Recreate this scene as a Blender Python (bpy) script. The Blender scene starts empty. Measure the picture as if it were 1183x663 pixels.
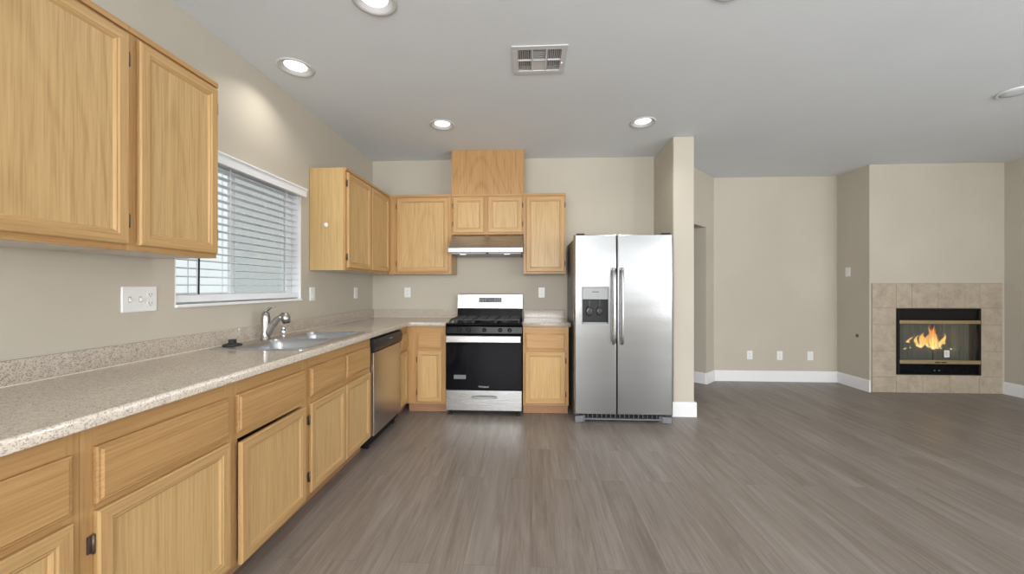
import bpy, bmesh, math, random
from mathutils import Vector, Matrix
random.seed(7)
S = bpy.context.scene
COL = S.collection
PI = math.pi
H = 2.736                                   # ceiling height
XW, YW = -1.845, 4.255                      # left kitchen wall, back kitchen wall
XR, YR = 5.60, -4.0                         # right wall, rear wall (behind the camera)

# ------------------------------------------------------------------ camera, world, light, exposure
cam = bpy.data.cameras.new('camera')
cam.sensor_width = 36.0
cam.lens = 427.5 / 1183 * 36
cam.clip_start = 0.05
co = bpy.data.objects.new('camera', cam); COL.objects.link(co)
co.location = (0, 0, 1.2628)
co.rotation_euler = (PI / 2, 0, 0.049)
S.camera = co
S.view_settings.view_transform = 'Standard'
S.view_settings.look = 'None'
S.view_settings.gamma = 1.0
S.view_settings.use_curve_mapping = False
S.view_settings.exposure = 0.0

W = bpy.data.worlds.new('daylight'); S.world = W
W.use_nodes = True
bg = W.node_tree.nodes['Background']
bg.inputs['Color'].default_value = (0.93, 0.97, 0.965, 1)
bg.inputs['Strength'].default_value = 1.12

def area(name, loc, rot, sx, sy, power, col=(1, 1, 1), shape='RECTANGLE', spread=PI):
    l = bpy.data.lights.new(name, 'AREA')
    l.shape = shape; l.size = sx; l.size_y = sy; l.energy = power; l.color = col; l.spread = spread
    o = bpy.data.objects.new(name, l); COL.objects.link(o)
    o.location = loc; o.rotation_euler = rot
    return o
P_REAR, P_FRIDGE, P_FAMILY, P_RIGHT, P_LEFT, P_CAN = 258, 20, 115, 150, 132, 2.7
# rear window daylight plus lamps at added openings, most tilted up for the ceiling
DAY = (0.97, 0.985, 1.0); UP = math.radians(24)
area('daylight_rear_window', (-0.30, YR - 0.13, 1.60), (PI / 2 + UP * 0.6, 0, 0), 2.6, 1.45, P_REAR, DAY)
area('added_fridge_light', (2.65, YR - 0.13, 1.72), (PI / 2, 0, 0), 2.5, 1.5, P_FRIDGE, DAY)  # unseen source, added for the bright band reflected in the refrigerator
area('added_left_light', (XW - 0.13, -2.5, 1.15), (PI / 2 + UP, 0, -PI / 2), 1.9, 1.9, P_LEFT, DAY)  # unseen source, added to lift the walls that face left
area('added_chimney_light', (4.75, YR - 0.13, 1.60), (PI / 2 + UP * 0.5, 0, 0), 1.0, 1.45, P_FAMILY, DAY)  # unseen source, added to brighten the chimney wall
area('added_right_light', (XR + 0.13, -1.2, 1.15), (PI / 2 + UP, 0, PI / 2), 4.2, 1.9, P_RIGHT, DAY)  # unseen source, added to light the left cabinets without glare on the fridge

# ------------------------------------------------------------------ materials
def new_mat(name):
    m = bpy.data.materials.new(name); m.use_nodes = True
    nt = m.node_tree
    return m, nt, nt.nodes['Principled BSDF'], nt.nodes, nt.links
def setp(b, col=None, rough=None, metal=None, spec=None):
    if col is not None: b.inputs['Base Color'].default_value = (*col, 1)
    if rough is not None: b.inputs['Roughness'].default_value = rough
    if metal is not None: b.inputs['Metallic'].default_value = metal
    if spec is not None: b.inputs['Specular IOR Level'].default_value = spec
def ramp(N, stops):
    r = N.new('ShaderNodeValToRGB'); e = r.color_ramp.elements
    while len(e) < len(stops): e.new(0.5)
    for i, (p, c) in enumerate(stops):
        e[i].position = p; e[i].color = (*c, 1) if len(c) == 3 else c
    return r
def coords(N, L, scale=(1, 1, 1), rand=False, rot=(0, 0, 0)):
    tc = N.new('ShaderNodeTexCoord'); mp = N.new('ShaderNodeMapping')
    mp.inputs['Scale'].default_value = scale; mp.inputs['Rotation'].default_value = rot
    if rand:
        oi = N.new('ShaderNodeObjectInfo'); mu = N.new('ShaderNodeVectorMath'); mu.operation = 'SCALE'
        cb = N.new('ShaderNodeCombineXYZ')
        for k, f in enumerate((17.0, 11.0, 23.0)):
            q = N.new('ShaderNodeMath'); q.operation = 'MULTIPLY'; q.inputs[1].default_value = f
            L.new(oi.outputs['Random'], q.inputs[0]); L.new(q.outputs[0], cb.inputs[k])
        ad = N.new('ShaderNodeVectorMath'); ad.operation = 'ADD'
        L.new(tc.outputs['Object'], ad.inputs[0]); L.new(cb.outputs[0], ad.inputs[1])
        L.new(ad.outputs[0], mp.inputs['Vector'])
    else:
        L.new(tc.outputs['Object'], mp.inputs['Vector'])
    return mp
def noise(N, L, vec, scale, detail=3, rough=0.5, dist=0.0):
    n = N.new('ShaderNodeTexNoise')
    n.inputs['Scale'].default_value = scale; n.inputs['Detail'].default_value = detail
    n.inputs['Roughness'].default_value = rough; n.inputs['Distortion'].default_value = dist
    L.new(vec.outputs[0], n.inputs['Vector']); return n
def bump(N, L, b, h, strength, dist=0.01):
    bp = N.new('ShaderNodeBump'); bp.inputs['Strength'].default_value = strength
    bp.inputs['Distance'].default_value = dist
    L.new(h, bp.inputs['Height']); L.new(bp.outputs[0], b.inputs['Normal']); return bp
def mixc(N, L, fac, a, b, mode='MIX'):
    m = N.new('ShaderNodeMix'); m.data_type = 'RGBA'; m.blend_type = mode
    for sock, v in ((0, fac), (6, a), (7, b)):
        if hasattr(v, 'is_linked') or hasattr(v, 'links'): L.new(v, m.inputs[sock])
        elif sock == 0: m.inputs[0].default_value = v
        else: m.inputs[sock].default_value = (*v, 1)
    return m.outputs[2]
def math2(N, L, op, a, b=None):
    m = N.new('ShaderNodeMath'); m.operation = op
    for i, v in enumerate((a, b)):
        if v is None: continue
        if isinstance(v, (int, float)): m.inputs[i].default_value = v
        else: L.new(v, m.inputs[i])
    return m.outputs[0]

def paint(name, col, rough=0.75, bs=0.12, sc=220, var=0.03):
    m, nt, b, N, L = new_mat(name); setp(b, col, rough, 0, 0.3)
    c = coords(N, L)
    n = noise(N, L, c, 1.3, 3)
    dk = tuple(x * (1 - var) for x in col); lt = tuple(min(1, x * (1 + var)) for x in col)
    r = ramp(N, [(0.35, dk), (0.65, lt)]); L.new(n.outputs['Fac'], r.inputs[0]); L.new(r.outputs[0], b.inputs['Base Color'])
    n2 = noise(N, L, c, sc, 3); bump(N, L, b, n2.outputs['Fac'], bs, 0.004)
    return m
def plain(name, col, rough=0.5, metal=0.0, spec=0.5, var=0.06, sc=30):
    m, nt, b, N, L = new_mat(name); setp(b, col, rough, metal, spec)
    c = coords(N, L); n = noise(N, L, c, sc, 3)
    r = ramp(N, [(0.3, tuple(x * (1 - var) for x in col)), (0.7, tuple(min(1, x * (1 + var)) for x in col))])
    L.new(n.outputs['Fac'], r.inputs[0]); L.new(r.outputs[0], b.inputs['Base Color'])
    return m
def oak(name, dark, mid, light, axis='z', rough=0.38, fig=0.0, amp=0.16):
    """oak; the grain runs along the local axis, fig > 0 adds the nested arches of plain-sawn boards"""
    m, nt, b, N, L = new_mat(name); setp(b, mid, rough, 0, 0.35)
    def st(w_, l_): return coords(N, L, (w_, w_, l_) if axis == 'z' else (l_, w_, w_), rand=True)
    n2 = noise(N, L, st(150, 3.5), 1.0, 4, 0.6)
    n3 = noise(N, L, st(45, 0.8), 1.0, 3, 0.5)
    f = math2(N, L, 'ADD', math2(N, L, 'MULTIPLY', n2.outputs['Fac'], 0.74), math2(N, L, 'MULTIPLY', n3.outputs['Fac'], 0.26))
    if fig:
        tc = N.new('ShaderNodeTexCoord'); sg = N.new('ShaderNodeSeparateXYZ'); L.new(tc.outputs['Generated'], sg.inputs[0])
        ob = coords(N, L, (1, 1, 1), rand=True); so = N.new('ShaderNodeSeparateXYZ'); L.new(ob.outputs[0], so.inputs[0])
        oi = N.new('ShaderNodeObjectInfo')
        wob = noise(N, L, st(3.0, 1.6), 1.0, 2, 0.5)
        cx = math2(N, L, 'ADD', math2(N, L, 'MULTIPLY', oi.outputs['Random'], -0.30), -0.35)
        u = math2(N, L, 'ADD', math2(N, L, 'ADD', sg.outputs[0], cx), math2(N, L, 'MULTIPLY', math2(N, L, 'SUBTRACT', wob.outputs['Fac'], 0.5), 0.35))
        v = math2(N, L, 'ADD', math2(N, L, 'MULTIPLY', math2(N, L, 'MULTIPLY', u, u), 16.0 * fig), math2(N, L, 'MULTIPLY', so.outputs[2], 3.2 * fig))
        sn = math2(N, L, 'SINE', math2(N, L, 'MULTIPLY', v, 6.283))
        sn = math2(N, L, 'POWER', math2(N, L, 'MAXIMUM', sn, 0.0), 3.0)
        pt = noise(N, L, st(5, 1.5), 1.0, 2)
        f = math2(N, L, 'SUBTRACT', f, math2(N, L, 'MULTIPLY', math2(N, L, 'MULTIPLY', sn, pt.outputs['Fac']), 2 * amp))
    r = ramp(N, [(0.30, dark), (0.50, mid), (0.68, light)]); L.new(f, r.inputs[0])
    L.new(r.outputs[0], b.inputs['Base Color'])
    bump(N, L, b, n2.outputs['Fac'], 0.06, 0.003)
    return m
OAK_D, OAK_M, OAK_L = (0.335, 0.180, 0.068), (0.452, 0.261, 0.105), (0.520, 0.316, 0.139)
PAN_D, PAN_M, PAN_L = (0.400, 0.252, 0.106), (0.520, 0.345, 0.157), (0.580, 0.395, 0.192)
M = {}
M['oak_v'] = oak('oak_vertical_grain', OAK_D, OAK_M, OAK_L, 'z')
M['oak_h'] = oak('oak_horizontal_grain', OAK_D, OAK_M, OAK_L, 'x')
DOR = [tuple(0.5 * (p + q) for p, q in zip(a, b)) for a, b in ((OAK_D, PAN_D), (OAK_M, PAN_M), (OAK_L, PAN_L))]
M['door_v'] = oak('oak_door_vertical_grain', *DOR, 'z')
M['door_h'] = oak('oak_door_horizontal_grain', *DOR, 'x')
M['oak_fig'] = oak('oak_arched_grain', OAK_D, OAK_M, OAK_L, 'z', 0.36, 1.1, 0.09)
M['oak_panel'] = oak('oak_veneer_panel', PAN_D, PAN_M, PAN_L, 'z', 0.33, 0.6, 0.075)
M['oak_panel_plain'] = oak('oak_veneer_straight', (0.425, 0.262, 0.108), (0.545, 0.354, 0.158), (0.605, 0.405, 0.192), 'z', 0.33)
M['oak_side'] = oak('oak_end_panel', (0.44, 0.285, 0.118), (0.53, 0.36, 0.163), (0.59, 0.42, 0.205), 'z', 0.36)
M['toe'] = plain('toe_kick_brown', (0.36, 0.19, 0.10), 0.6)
M['cab_inside'] = plain('cabinet_white_melamine', (0.62, 0.58, 0.52), 0.5)
M['bronze'] = plain('hinge_bronze', (0.17, 0.13, 0.10), 0.45, 0.7)
M['wall'] = paint('wall_greige_paint', (0.505, 0.463, 0.388))
M['ceiling'] = paint('ceiling_white_paint', (0.72, 0.755, 0.785), 0.85, 0.25, 120, 0.015)
M['white'] = paint('white_trim_paint', (0.80, 0.80, 0.81), 0.4, 0.02, 60, 0.01)
M['white_plastic'] = plain('white_plastic', (0.78, 0.78, 0.77), 0.35, var=0.01)
M['slot'] = plain('dark_slot', (0.06, 0.06, 0.06), 0.6)
M['vinyl'] = plain('white_vinyl', (0.84, 0.86, 0.88), 0.35, var=0.01)
M['slat'] = plain('white_blind_slat', (0.80, 0.83, 0.86), 0.4, var=0.01)
M['black_gloss'] = plain('black_enamel', (0.004, 0.004, 0.005), 0.16, spec=0.09, var=0.1)
M['black_matte'] = plain('black_matte_metal', (0.010, 0.010, 0.010), 0.5, spec=0.2, var=0.15)
M['iron'] = plain('cast_iron', (0.03, 0.03, 0.03), 0.5, 0.2, var=0.2)
M['rubber'] = plain('black_rubber', (0.015, 0.015, 0.016), 0.55, var=0.2)
M['trim_grey'] = paint('off_white_fitting', (0.60, 0.60, 0.60), 0.5, 0.02, 60, 0.01)
M['slate'] = plain('slate_grey_plastic', (0.17, 0.175, 0.19), 0.45, var=0.05)
M['grey_plastic'] = plain('grey_plastic', (0.34, 0.35, 0.36), 0.4, var=0.04)
M['dark_plastic'] = plain('dark_grey_plastic', (0.022, 0.022, 0.023), 0.3, spec=0.25, var=0.05)
M['fridge_side'] = plain('grey_textured_steel', (0.20, 0.20, 0.205), 0.5, 0.3, var=0.05, sc=300)
M['brass'] = plain('satin_brass', (0.62, 0.51, 0.30), 0.32, 0.9, var=0.05)
M['caulk'] = plain('pale_caulk', (0.66, 0.60, 0.50), 0.6)

def steel(name, col, rough, along='x', wav=0.0):
    m, nt, b, N, L = new_mat(name); setp(b, col, rough, 1.0)
    sc = {'x': (3, 700, 700), 'z': (700, 700, 3), 'y': (700, 3, 700)}[along]
    c = coords(N, L, sc, rand=True); n = noise(N, L, c, 1.0, 3, 0.6)
    r = ramp(N, [(0.3, tuple(x * 0.97 for x in col)), (0.7, tuple(min(1, x * 1.03) for x in col))])
    L.new(n.outputs['Fac'], r.inputs[0]); L.new(r.outputs[0], b.inputs['Base Color'])
    rr = N.new('ShaderNodeMapRange'); rr.inputs[3].default_value = rough * 0.93; rr.inputs[4].default_value = rough * 1.08
    L.new(n.outputs['Fac'], rr.inputs[0]); L.new(rr.outputs[0], b.inputs['Roughness'])
    h = n.outputs['Fac']
    if wav:
        c2 = coords(N, L, (1.6, 1.6, 5.5), rand=True); n2 = noise(N, L, c2, 1.0, 1, 0.4)
        b2 = N.new('ShaderNodeBump'); b2.inputs['Strength'].default_value = wav; b2.inputs['Distance'].default_value = 0.02
        L.new(n2.outputs['Fac'], b2.inputs['Height'])
        b1 = bump(N, L, b, h, 0.003, 0.002); L.new(b2.outputs[0], b1.inputs['Normal'])
    else:
        bump(N, L, b, h, 0.003, 0.002)
    return m
M['steel'] = steel('brushed_stainless', (0.52, 0.52, 0.52), 0.27, 'x')
M['steel_fridge'] = steel('fridge_stainless', (0.385, 0.39, 0.395), 0.23, 'x', 0.10)
M['steel_dw'] = steel('dishwasher_stainless', (0.60, 0.585, 0.565), 0.25, 'z')
M['steel_sink'] = steel('sink_stainless', (0.56, 0.58, 0.61), 0.30, 'y')
M['nickel'] = steel('brushed_nickel', (0.40, 0.385, 0.365), 0.32, 'z')
M['chrome'] = plain('polished_chrome', (0.75, 0.75, 0.76), 0.08, 1.0, var=0.02)

def granite():
    m, nt, b, N, L = new_mat('speckled_granite'); setp(b, None, 0.13, 0, 0.5)
    c = coords(N, L)
    n = noise(N, L, c, 55, 4, 0.7); r = ramp(N, [(0.30, (0.43, 0.362, 0.29)), (0.48, (0.50, 0.428, 0.348)), (0.66, (0.555, 0.48, 0.395))])
    L.new(n.outputs['Fac'], r.inputs[0])
    v = N.new('ShaderNodeTexVoronoi'); v.inputs['Scale'].default_value = 300; L.new(c.outputs[0], v.inputs['Vector'])
    sr = ramp(N, [(0.0, (0, 0, 0)), (1.0, (1, 1, 1))])
    sep = N.new('ShaderNodeSeparateColor'); L.new(v.outputs['Color'], sep.inputs[0])
    dark = math2(N, L, 'GREATER_THAN', sep.outputs[0], 0.83)
    grey = math2(N, L, 'GREATER_THAN', sep.outputs[1], 0.70)
    pale = math2(N, L, 'GREATER_THAN', sep.outputs[2], 0.82)
    o = mixc(N, L, math2(N, L, 'MULTIPLY', grey, 0.6), r.outputs[0], (0.36, 0.335, 0.305))
    o = mixc(N, L, math2(N, L, 'MULTIPLY', pale, 0.4), o, (0.58, 0.52, 0.45))
    o = mixc(N, L, math2(N, L, 'MULTIPLY', dark, 0.62), o, (0.17, 0.145, 0.125))
    L.new(o, b.inputs['Base Color'])
    return m
M['granite'] = granite()

def floor_mat():
    m, nt, b, N, L = new_mat('grey_brown_vinyl_plank'); setp(b, None, 0.38, 0, 0.45)
    c = coords(N, L, (1, 1, 1), rot=(0, 0, PI / 2))
    br = N.new('ShaderNodeTexBrick'); L.new(c.outputs[0], br.inputs['Vector'])
    br.offset = 0.37; br.offset_frequency = 2
    br.inputs['Color1'].default_value = (0.0, 0.0, 0.0, 1); br.inputs['Color2'].default_value = (1, 1, 1, 1)
    br.inputs['Mortar'].default_value = (0.5, 0.5, 0.5, 1)
    br.inputs['Scale'].default_value = 1.0; br.inputs['Mortar Size'].default_value = 0.0009
    br.inputs['Mortar Smooth'].default_value = 0.0; br.inputs['Bias'].default_value = 0.0
    br.inputs['Brick Width'].default_value = 1.22; br.inputs['Row Height'].default_value = 0.152
    # per-plank shift of the grain
    sh = N.new('ShaderNodeVectorMath'); sh.operation = 'SCALE'; sh.inputs[3].default_value = 7.3
    L.new(br.outputs['Color'], sh.inputs[0])
    tc = N.new('ShaderNodeTexCoord'); ad = N.new('ShaderNodeVectorMath'); ad.operation = 'ADD'
    L.new(tc.outputs['Object'], ad.inputs[0]); L.new(sh.outputs[0], ad.inputs[1])
    def st(scale):
        mp = N.new('ShaderNodeMapping'); mp.inputs['Scale'].default_value = scale
        L.new(ad.outputs[0], mp.inputs['Vector']); return mp
    n1 = noise(N, L, st((13, 1.1, 1)), 1.0, 6, 0.68, 1.2)
    n2 = noise(N, L, st((110, 3.5, 1)), 1.0, 4, 0.6)
    n3 = noise(N, L, st((5, 0.8, 1)), 1.0, 2, 0.5)
    f = math2(N, L, 'MULTIPLY', n1.outputs['Fac'], 0.52)
    f = math2(N, L, 'ADD', f, math2(N, L, 'MULTIPLY', n2.outputs['Fac'], 0.26))
    f = math2(N, L, 'ADD', f, math2(N, L, 'MULTIPLY', n3.outputs['Fac'], 0.16))
    sep = N.new('ShaderNodeSeparateColor'); L.new(br.outputs['Color'], sep.inputs[0])
    f = math2(N, L, 'ADD', f, math2(N, L, 'MULTIPLY', sep.outputs[0], 0.06))
    r = ramp(N, [(0.33, (0.140, 0.112, 0.092)), (0.50, (0.222, 0.189, 0.165)), (0.66, (0.300, 0.267, 0.240))])
    L.new(f, r.inputs[0])
    o = mixc(N, L, br.outputs['Fac'], r.outputs[0], (0.165, 0.140, 0.122))
    L.new(o, b.inputs['Base Color'])
    bump(N, L, b, n2.outputs['Fac'], 0.05, 0.003)
    return m
M['floor'] = floor_mat()

def tile_mat():
    m, nt, b, N, L = new_mat('beige_stone_tile'); setp(b, None, 0.45, 0, 0.4)
    c = coords(N, L); n = noise(N, L, c, 9, 6, 0.65, 0.4); n2 = noise(N, L, c, 45, 4, 0.6)
    f = math2(N, L, 'ADD', math2(N, L, 'MULTIPLY', n.outputs['Fac'], 0.7), math2(N, L, 'MULTIPLY', n2.outputs['Fac'], 0.3))
    r = ramp(N, [(0.34, (0.34, 0.275, 0.205)), (0.5, (0.415, 0.347, 0.268)), (0.66, (0.48, 0.41, 0.325))])
    L.new(f, r.inputs[0]); L.new(r.outputs[0], b.inputs['Base Color'])
    bump(N, L, b, n2.outputs['Fac'], 0.06, 0.004)
    return m
M['tile'] = tile_mat()
M['grout'] = plain('tile_grout', (0.33, 0.275, 0.22), 0.8)

def glass_mat(name, tint=(0.96, 0.98, 0.98), refl=0.10, rough=0.02):
    m = bpy.data.materials.new(name); m.use_nodes = True; nt = m.node_tree; N = nt.nodes; L = nt.links
    N.clear(); out = N.new('ShaderNodeOutputMaterial'); mx = N.new('ShaderNodeMixShader')
    t = N.new('ShaderNodeBsdfTransparent'); t.inputs[0].default_value = (*tint, 1)
    g = N.new('ShaderNodeBsdfGlossy'); g.inputs['Roughness'].default_value = rough
    f = N.new('ShaderNodeLayerWeight')
    a = math2(N, L, 'POWER', f.outputs['Facing'], 5.0)
    a = math2(N, L, 'MULTIPLY_ADD', a, 1 - refl); N[-1].inputs[2].default_value = refl
    L.new(a, mx.inputs[0]); L.new(t.outputs[0], mx.inputs[1]); L.new(g.outputs[0], mx.inputs[2]); L.new(mx.outputs[0], out.inputs[0])
    return m
M['glass'] = glass_mat('window_glass', (0.94, 0.97, 0.98), 0.05)
M['fire_glass'] = glass_mat('fireplace_glass', (0.70, 0.72, 0.71), 0.09)
def veil(name, col, alpha, rough=0.7, sc=None):
    m = bpy.data.materials.new(name); m.use_nodes = True; nt = m.node_tree; N = nt.nodes; L = nt.links
    N.clear(); out = N.new('ShaderNodeOutputMaterial'); mx = N.new('ShaderNodeMixShader')
    t = N.new('ShaderNodeBsdfTransparent'); g = N.new('ShaderNodeBsdfDiffuse'); g.inputs[0].default_value = (*col, 1)
    mx.inputs[0].default_value = alpha
    L.new(t.outputs[0], mx.inputs[1]); L.new(g.outputs[0], mx.inputs[2]); L.new(mx.outputs[0], out.inputs[0])
    return m
M['screen'] = veil('insect_screen_mesh', (0.14, 0.15, 0.135), 0.26)
M['fire_mesh'] = veil('fire_mesh_curtain', (0.72, 0.77, 0.72), 0.44)
def emit(name, col, strength):
    m = bpy.data.materials.new(name); m.use_nodes = True; nt = m.node_tree; N = nt.nodes; L = nt.links
    N.clear(); out = N.new('ShaderNodeOutputMaterial'); e = N.new('ShaderNodeEmission')
    e.inputs[0].default_value = (*col, 1); e.inputs[1].default_value = strength; L.new(e.outputs[0], out.inputs[0])
    return m
M['lamp'] = emit('lit_lamp_lens', (1, 0.98, 0.95), 2.2)
M['hood_lamp'] = emit('hood_lamp_lens', (1, 0.95, 0.85), 2.0)
def flame_mat():
    m = bpy.data.materials.new('fire_flame'); m.use_nodes = True; nt = m.node_tree; N = nt.nodes; L = nt.links
    N.clear(); out = N.new('ShaderNodeOutputMaterial'); e = N.new('ShaderNodeEmission')
    tc = N.new('ShaderNodeTexCoord'); sp = N.new('ShaderNodeSeparateXYZ'); L.new(tc.outputs['Object'], sp.inputs[0])
    n = N.new('ShaderNodeTexNoise'); n.inputs['Scale'].default_value = 16; L.new(tc.outputs['Object'], n.inputs['Vector'])
    f = math2(N, L, 'ADD', math2(N, L, 'MULTIPLY', sp.outputs[2], 2.3), math2(N, L, 'MULTIPLY', n.outputs['Fac'], 0.55))
    r = ramp(N, [(0.18, (1.0, 0.30, 0.04)), (0.42, (1.0, 0.72, 0.30)), (0.62, (1.0, 0.55, 0.12)), (0.95, (0.75, 0.16, 0.02))])
    L.new(f, r.inputs[0]); L.new(r.outputs[0], e.inputs[0]); e.inputs[1].default_value = 4.2
    t = N.new('ShaderNodeBsdfTransparent'); mx = N.new('ShaderNodeMixShader')
    lw = N.new('ShaderNodeLayerWeight'); lw.inputs[0].default_value = 0.35
    L.new(math2(N, L, 'MULTIPLY', lw.outputs['Facing'], 0.9), mx.inputs[0]); L.new(e.outputs[0], mx.inputs[1]); L.new(t.outputs[0], mx.inputs[2])
    L.new(mx.outputs[0], out.inputs[0]); return m
M['flame'] = flame_mat()
def bark():
    m, nt, b, N, L = new_mat('charred_bark'); setp(b, None, 0.85)
    c = coords(N, L, (6, 30, 30), rand=True); n = noise(N, L, c, 1.0, 5, 0.7)
    r = ramp(N, [(0.35, (0.02, 0.015, 0.012)), (0.6, (0.11, 0.075, 0.05)), (0.75, (0.22, 0.16, 0.11))]); L.new(n.outputs['Fac'], r.inputs[0])
    L.new(r.outputs[0], b.inputs['Base Color']); bump(N, L, b, n.outputs['Fac'], 0.8, 0.02); return m
M['bark'] = bark()
M['ember'] = emit('glowing_ember', (1.0, 0.22, 0.04), 1.2)
M['firebox'] = plain('sooty_firebrick', (0.05, 0.05, 0.047), 0.8, var=0.3, sc=14)
M['oven_glass'] = plain('black_oven_glass', (0.004, 0.004, 0.006), 0.05, spec=0.14, var=0.1)
M['logo'] = plain('silver_print', (0.55, 0.55, 0.55), 0.4, 0.2)
M['card'] = plain('white_card', (0.75, 0.75, 0.73), 0.6, var=0.02)
M['sticker'] = plain('grey_sticker', (0.16, 0.18, 0.175), 0.5, var=0.04)
M['display'] = plain('display_panel', (0.035, 0.035, 0.038), 0.2, var=0.1)
M['button'] = plain('panel_button', (0.22, 0.22, 0.23), 0.4, var=0.05)
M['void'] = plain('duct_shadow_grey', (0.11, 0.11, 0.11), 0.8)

# ------------------------------------------------------------------ mesh helpers
class MB:
    def __init__(s): s.v = []; s.f = []; s.m = []; s.sm = []
    def add(s, vs, fs, m=0, smooth=False):
        o = len(s.v); s.v += [tuple(v) for v in vs]
        for f in fs: s.f.append([o + i for i in f]); s.m.append(m); s.sm.append(smooth)
    def box(s, x0, x1, y0, y1, z0, z1, m=0):
        x0, x1 = min(x0, x1), max(x0, x1); y0, y1 = min(y0, y1), max(y0, y1); z0, z1 = min(z0, z1), max(z0, z1)
        v = [(x0, y0, z0), (x1, y0, z0), (x1, y1, z0), (x0, y1, z0), (x0, y0, z1), (x1, y0, z1), (x1, y1, z1), (x0, y1, z1)]
        s.add(v, [(3, 2, 1, 0), (4, 5, 6, 7), (0, 1, 5, 4), (1, 2, 6, 5), (2, 3, 7, 6), (3, 0, 4, 7)], m); return s
    def obox(s, c, ax, ay, az, hx, hy, hz, m=0):
        c = Vector(c); ax, ay, az = Vector(ax).normalized() * hx, Vector(ay).normalized() * hy, Vector(az).normalized() * hz
        v = [c + i * ax + j * ay + k * az for k in (-1, 1) for i, j in ((-1, -1), (1, -1), (1, 1), (-1, 1))]
        s.add(v, [(3, 2, 1, 0), (4, 5, 6, 7), (0, 1, 5, 4), (1, 2, 6, 5), (2, 3, 7, 6), (3, 0, 4, 7)], m); return s
    def loops(s, L, m=0, cap0=True, cap1=True, smooth=False, closed=True, mats=None):
        n = len(L[0]); vs = [p for l in L for p in l]; fs = []; 
        o = len(s.v); s.v += [tuple(p) for p in vs]
        for a in range(len(L) - 1):
            for i in range(n if closed else n - 1):
                j = (i + 1) % n
                s.f.append([o + a * n + i, o + a * n + j, o + (a + 1) * n + j, o + (a + 1) * n + i])
                s.m.append(mats[i] if mats else m); s.sm.append(smooth)
        if cap0: s.f.append([o + i for i in reversed(range(n))]); s.m.append(m); s.sm.append(False)
        if cap1: s.f.append([o + (len(L) - 1) * n + i for i in range(n)]); s.m.append(m); s.sm.append(False)
        return s
    def prism(s, poly, z0, z1, m=0):                    # XY outline (ccw) pulled from z0 to z1
        return s.loops([[(x, y, z0) for x, y in poly], [(x, y, z1) for x, y in poly]], m)
    def prism_x(s, poly, x0, x1, m=0):                  # YZ outline pulled along x
        return s.loops([[(x0, y, z) for y, z in poly], [(x1, y, z) for y, z in poly]], m)
    def lathe(s, prof, c=(0, 0, 0), axis='z', seg=24, m=0, cap=True, smooth=True):
        L = []
        for r, h in prof:
            l = []
            for i in range(seg):
                a = 2 * PI * i / seg; u, w = r * math.cos(a), r * math.sin(a)
                p = {'z': (u, w, h), 'y': (u, h, w), 'x': (h, u, w), '-z': (u, -w, -h), '-y': (u, -h, -w)}[axis]
                l.append((c[0] + p[0], c[1] + p[1], c[2] + p[2]))
            L.append(l)
        return s.loops(L, m, cap, cap, smooth)
    def tube(s, pts, r, seg=12, m=0, cap=True, flat=None):
        pts = [Vector(p) for p in pts]; n = len(pts); rs = r if isinstance(r, (list, tuple)) else [r] * n
        up = Vector((0, 0, 1)); L = []; prev = None
        for i, p in enumerate(pts):
            t = (pts[min(i + 1, n - 1)] - pts[max(i - 1, 0)]).normalized()
            if prev is None:
                ref = up if abs(t.dot(up)) < 0.9 else Vector((1, 0, 0)); u = t.cross(ref).normalized()
            else: u = (prev - t * prev.dot(t)).normalized()
            prev = u; w = t.cross(u)
            fa, fb = flat or (1, 1)
            L.append([p + (u * math.cos(2 * PI * k / seg) * fa + w * math.sin(2 * PI * k / seg) * fb) * rs[i] for k in range(seg)])
        return s.loops(L, m, cap, cap, True)
    def build(s, name, mats, parent=None, loc=(0, 0, 0), rot=(0, 0, 0), bev=0.0, seg=2, fix=True):
        me = bpy.data.meshes.new(name); me.from_pydata(s.v, [], s.f)
        for m in (mats if isinstance(mats, (list, tuple)) else [mats]): me.materials.append(M[m] if isinstance(m, str) else m)
        for p, mi, sm in zip(me.polygons, s.m, s.sm): p.material_index = mi; p.use_smooth = sm
        if fix:
            b = bmesh.new(); b.from_mesh(me); bmesh.ops.recalc_face_normals(b, faces=b.faces); b.to_mesh(me); b.free()
        o = bpy.data.objects.new(name, me); COL.objects.link(o)
        o.location = loc; o.rotation_euler = rot
        if parent: o.parent = parent
        if bev:
            md = o.modifiers.new('edge', 'BEVEL'); md.width = bev; md.segments = seg; md.limit_method = 'ANGLE'; md.angle_limit = math.radians(40)
        return o
def tag(o, label, cat, group=None):
    o['label'] = label; o['category'] = cat
    if group: o['group'] = group
    return o
def thing(name, label, cat, loc=(0, 0, 0), rz=0.0, group=None):
    o = bpy.data.objects.new(name, None); COL.objects.link(o); o.empty_display_size = 0.1
    o.location = loc; o.rotation_euler = (0, 0, rz)
    return tag(o, label, cat, group)
def struct(o): o['kind'] = 'structure'; return o
def dup(root, loc=None, rz=None, label=None, group=None):
    r = root.copy(); COL.objects.link(r)
    if loc is not None: r.location = loc
    if rz is not None: r.rotation_euler = (0, 0, rz)
    if label: r['label'] = label
    if group: r['group'] = group
    for ch in list(root.children):
        c = ch.copy(); COL.objects.link(c); c.parent = r
        for g in list(ch.children):
            d = g.copy(); COL.objects.link(d); d.parent = c
    return r
def rrect(x0, x1, y0, y1, r, n=5):
    P = []
    for cx, cy, a0 in ((x1 - r, y0 + r, -PI / 2), (x1 - r, y1 - r, 0), (x0 + r, y1 - r, PI / 2), (x0 + r, y0 + r, PI)):
        for k in range(n + 1):
            a = a0 + PI / 2 * k / n; P.append((cx + r * math.cos(a), cy + r * math.sin(a)))
    return P
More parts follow.
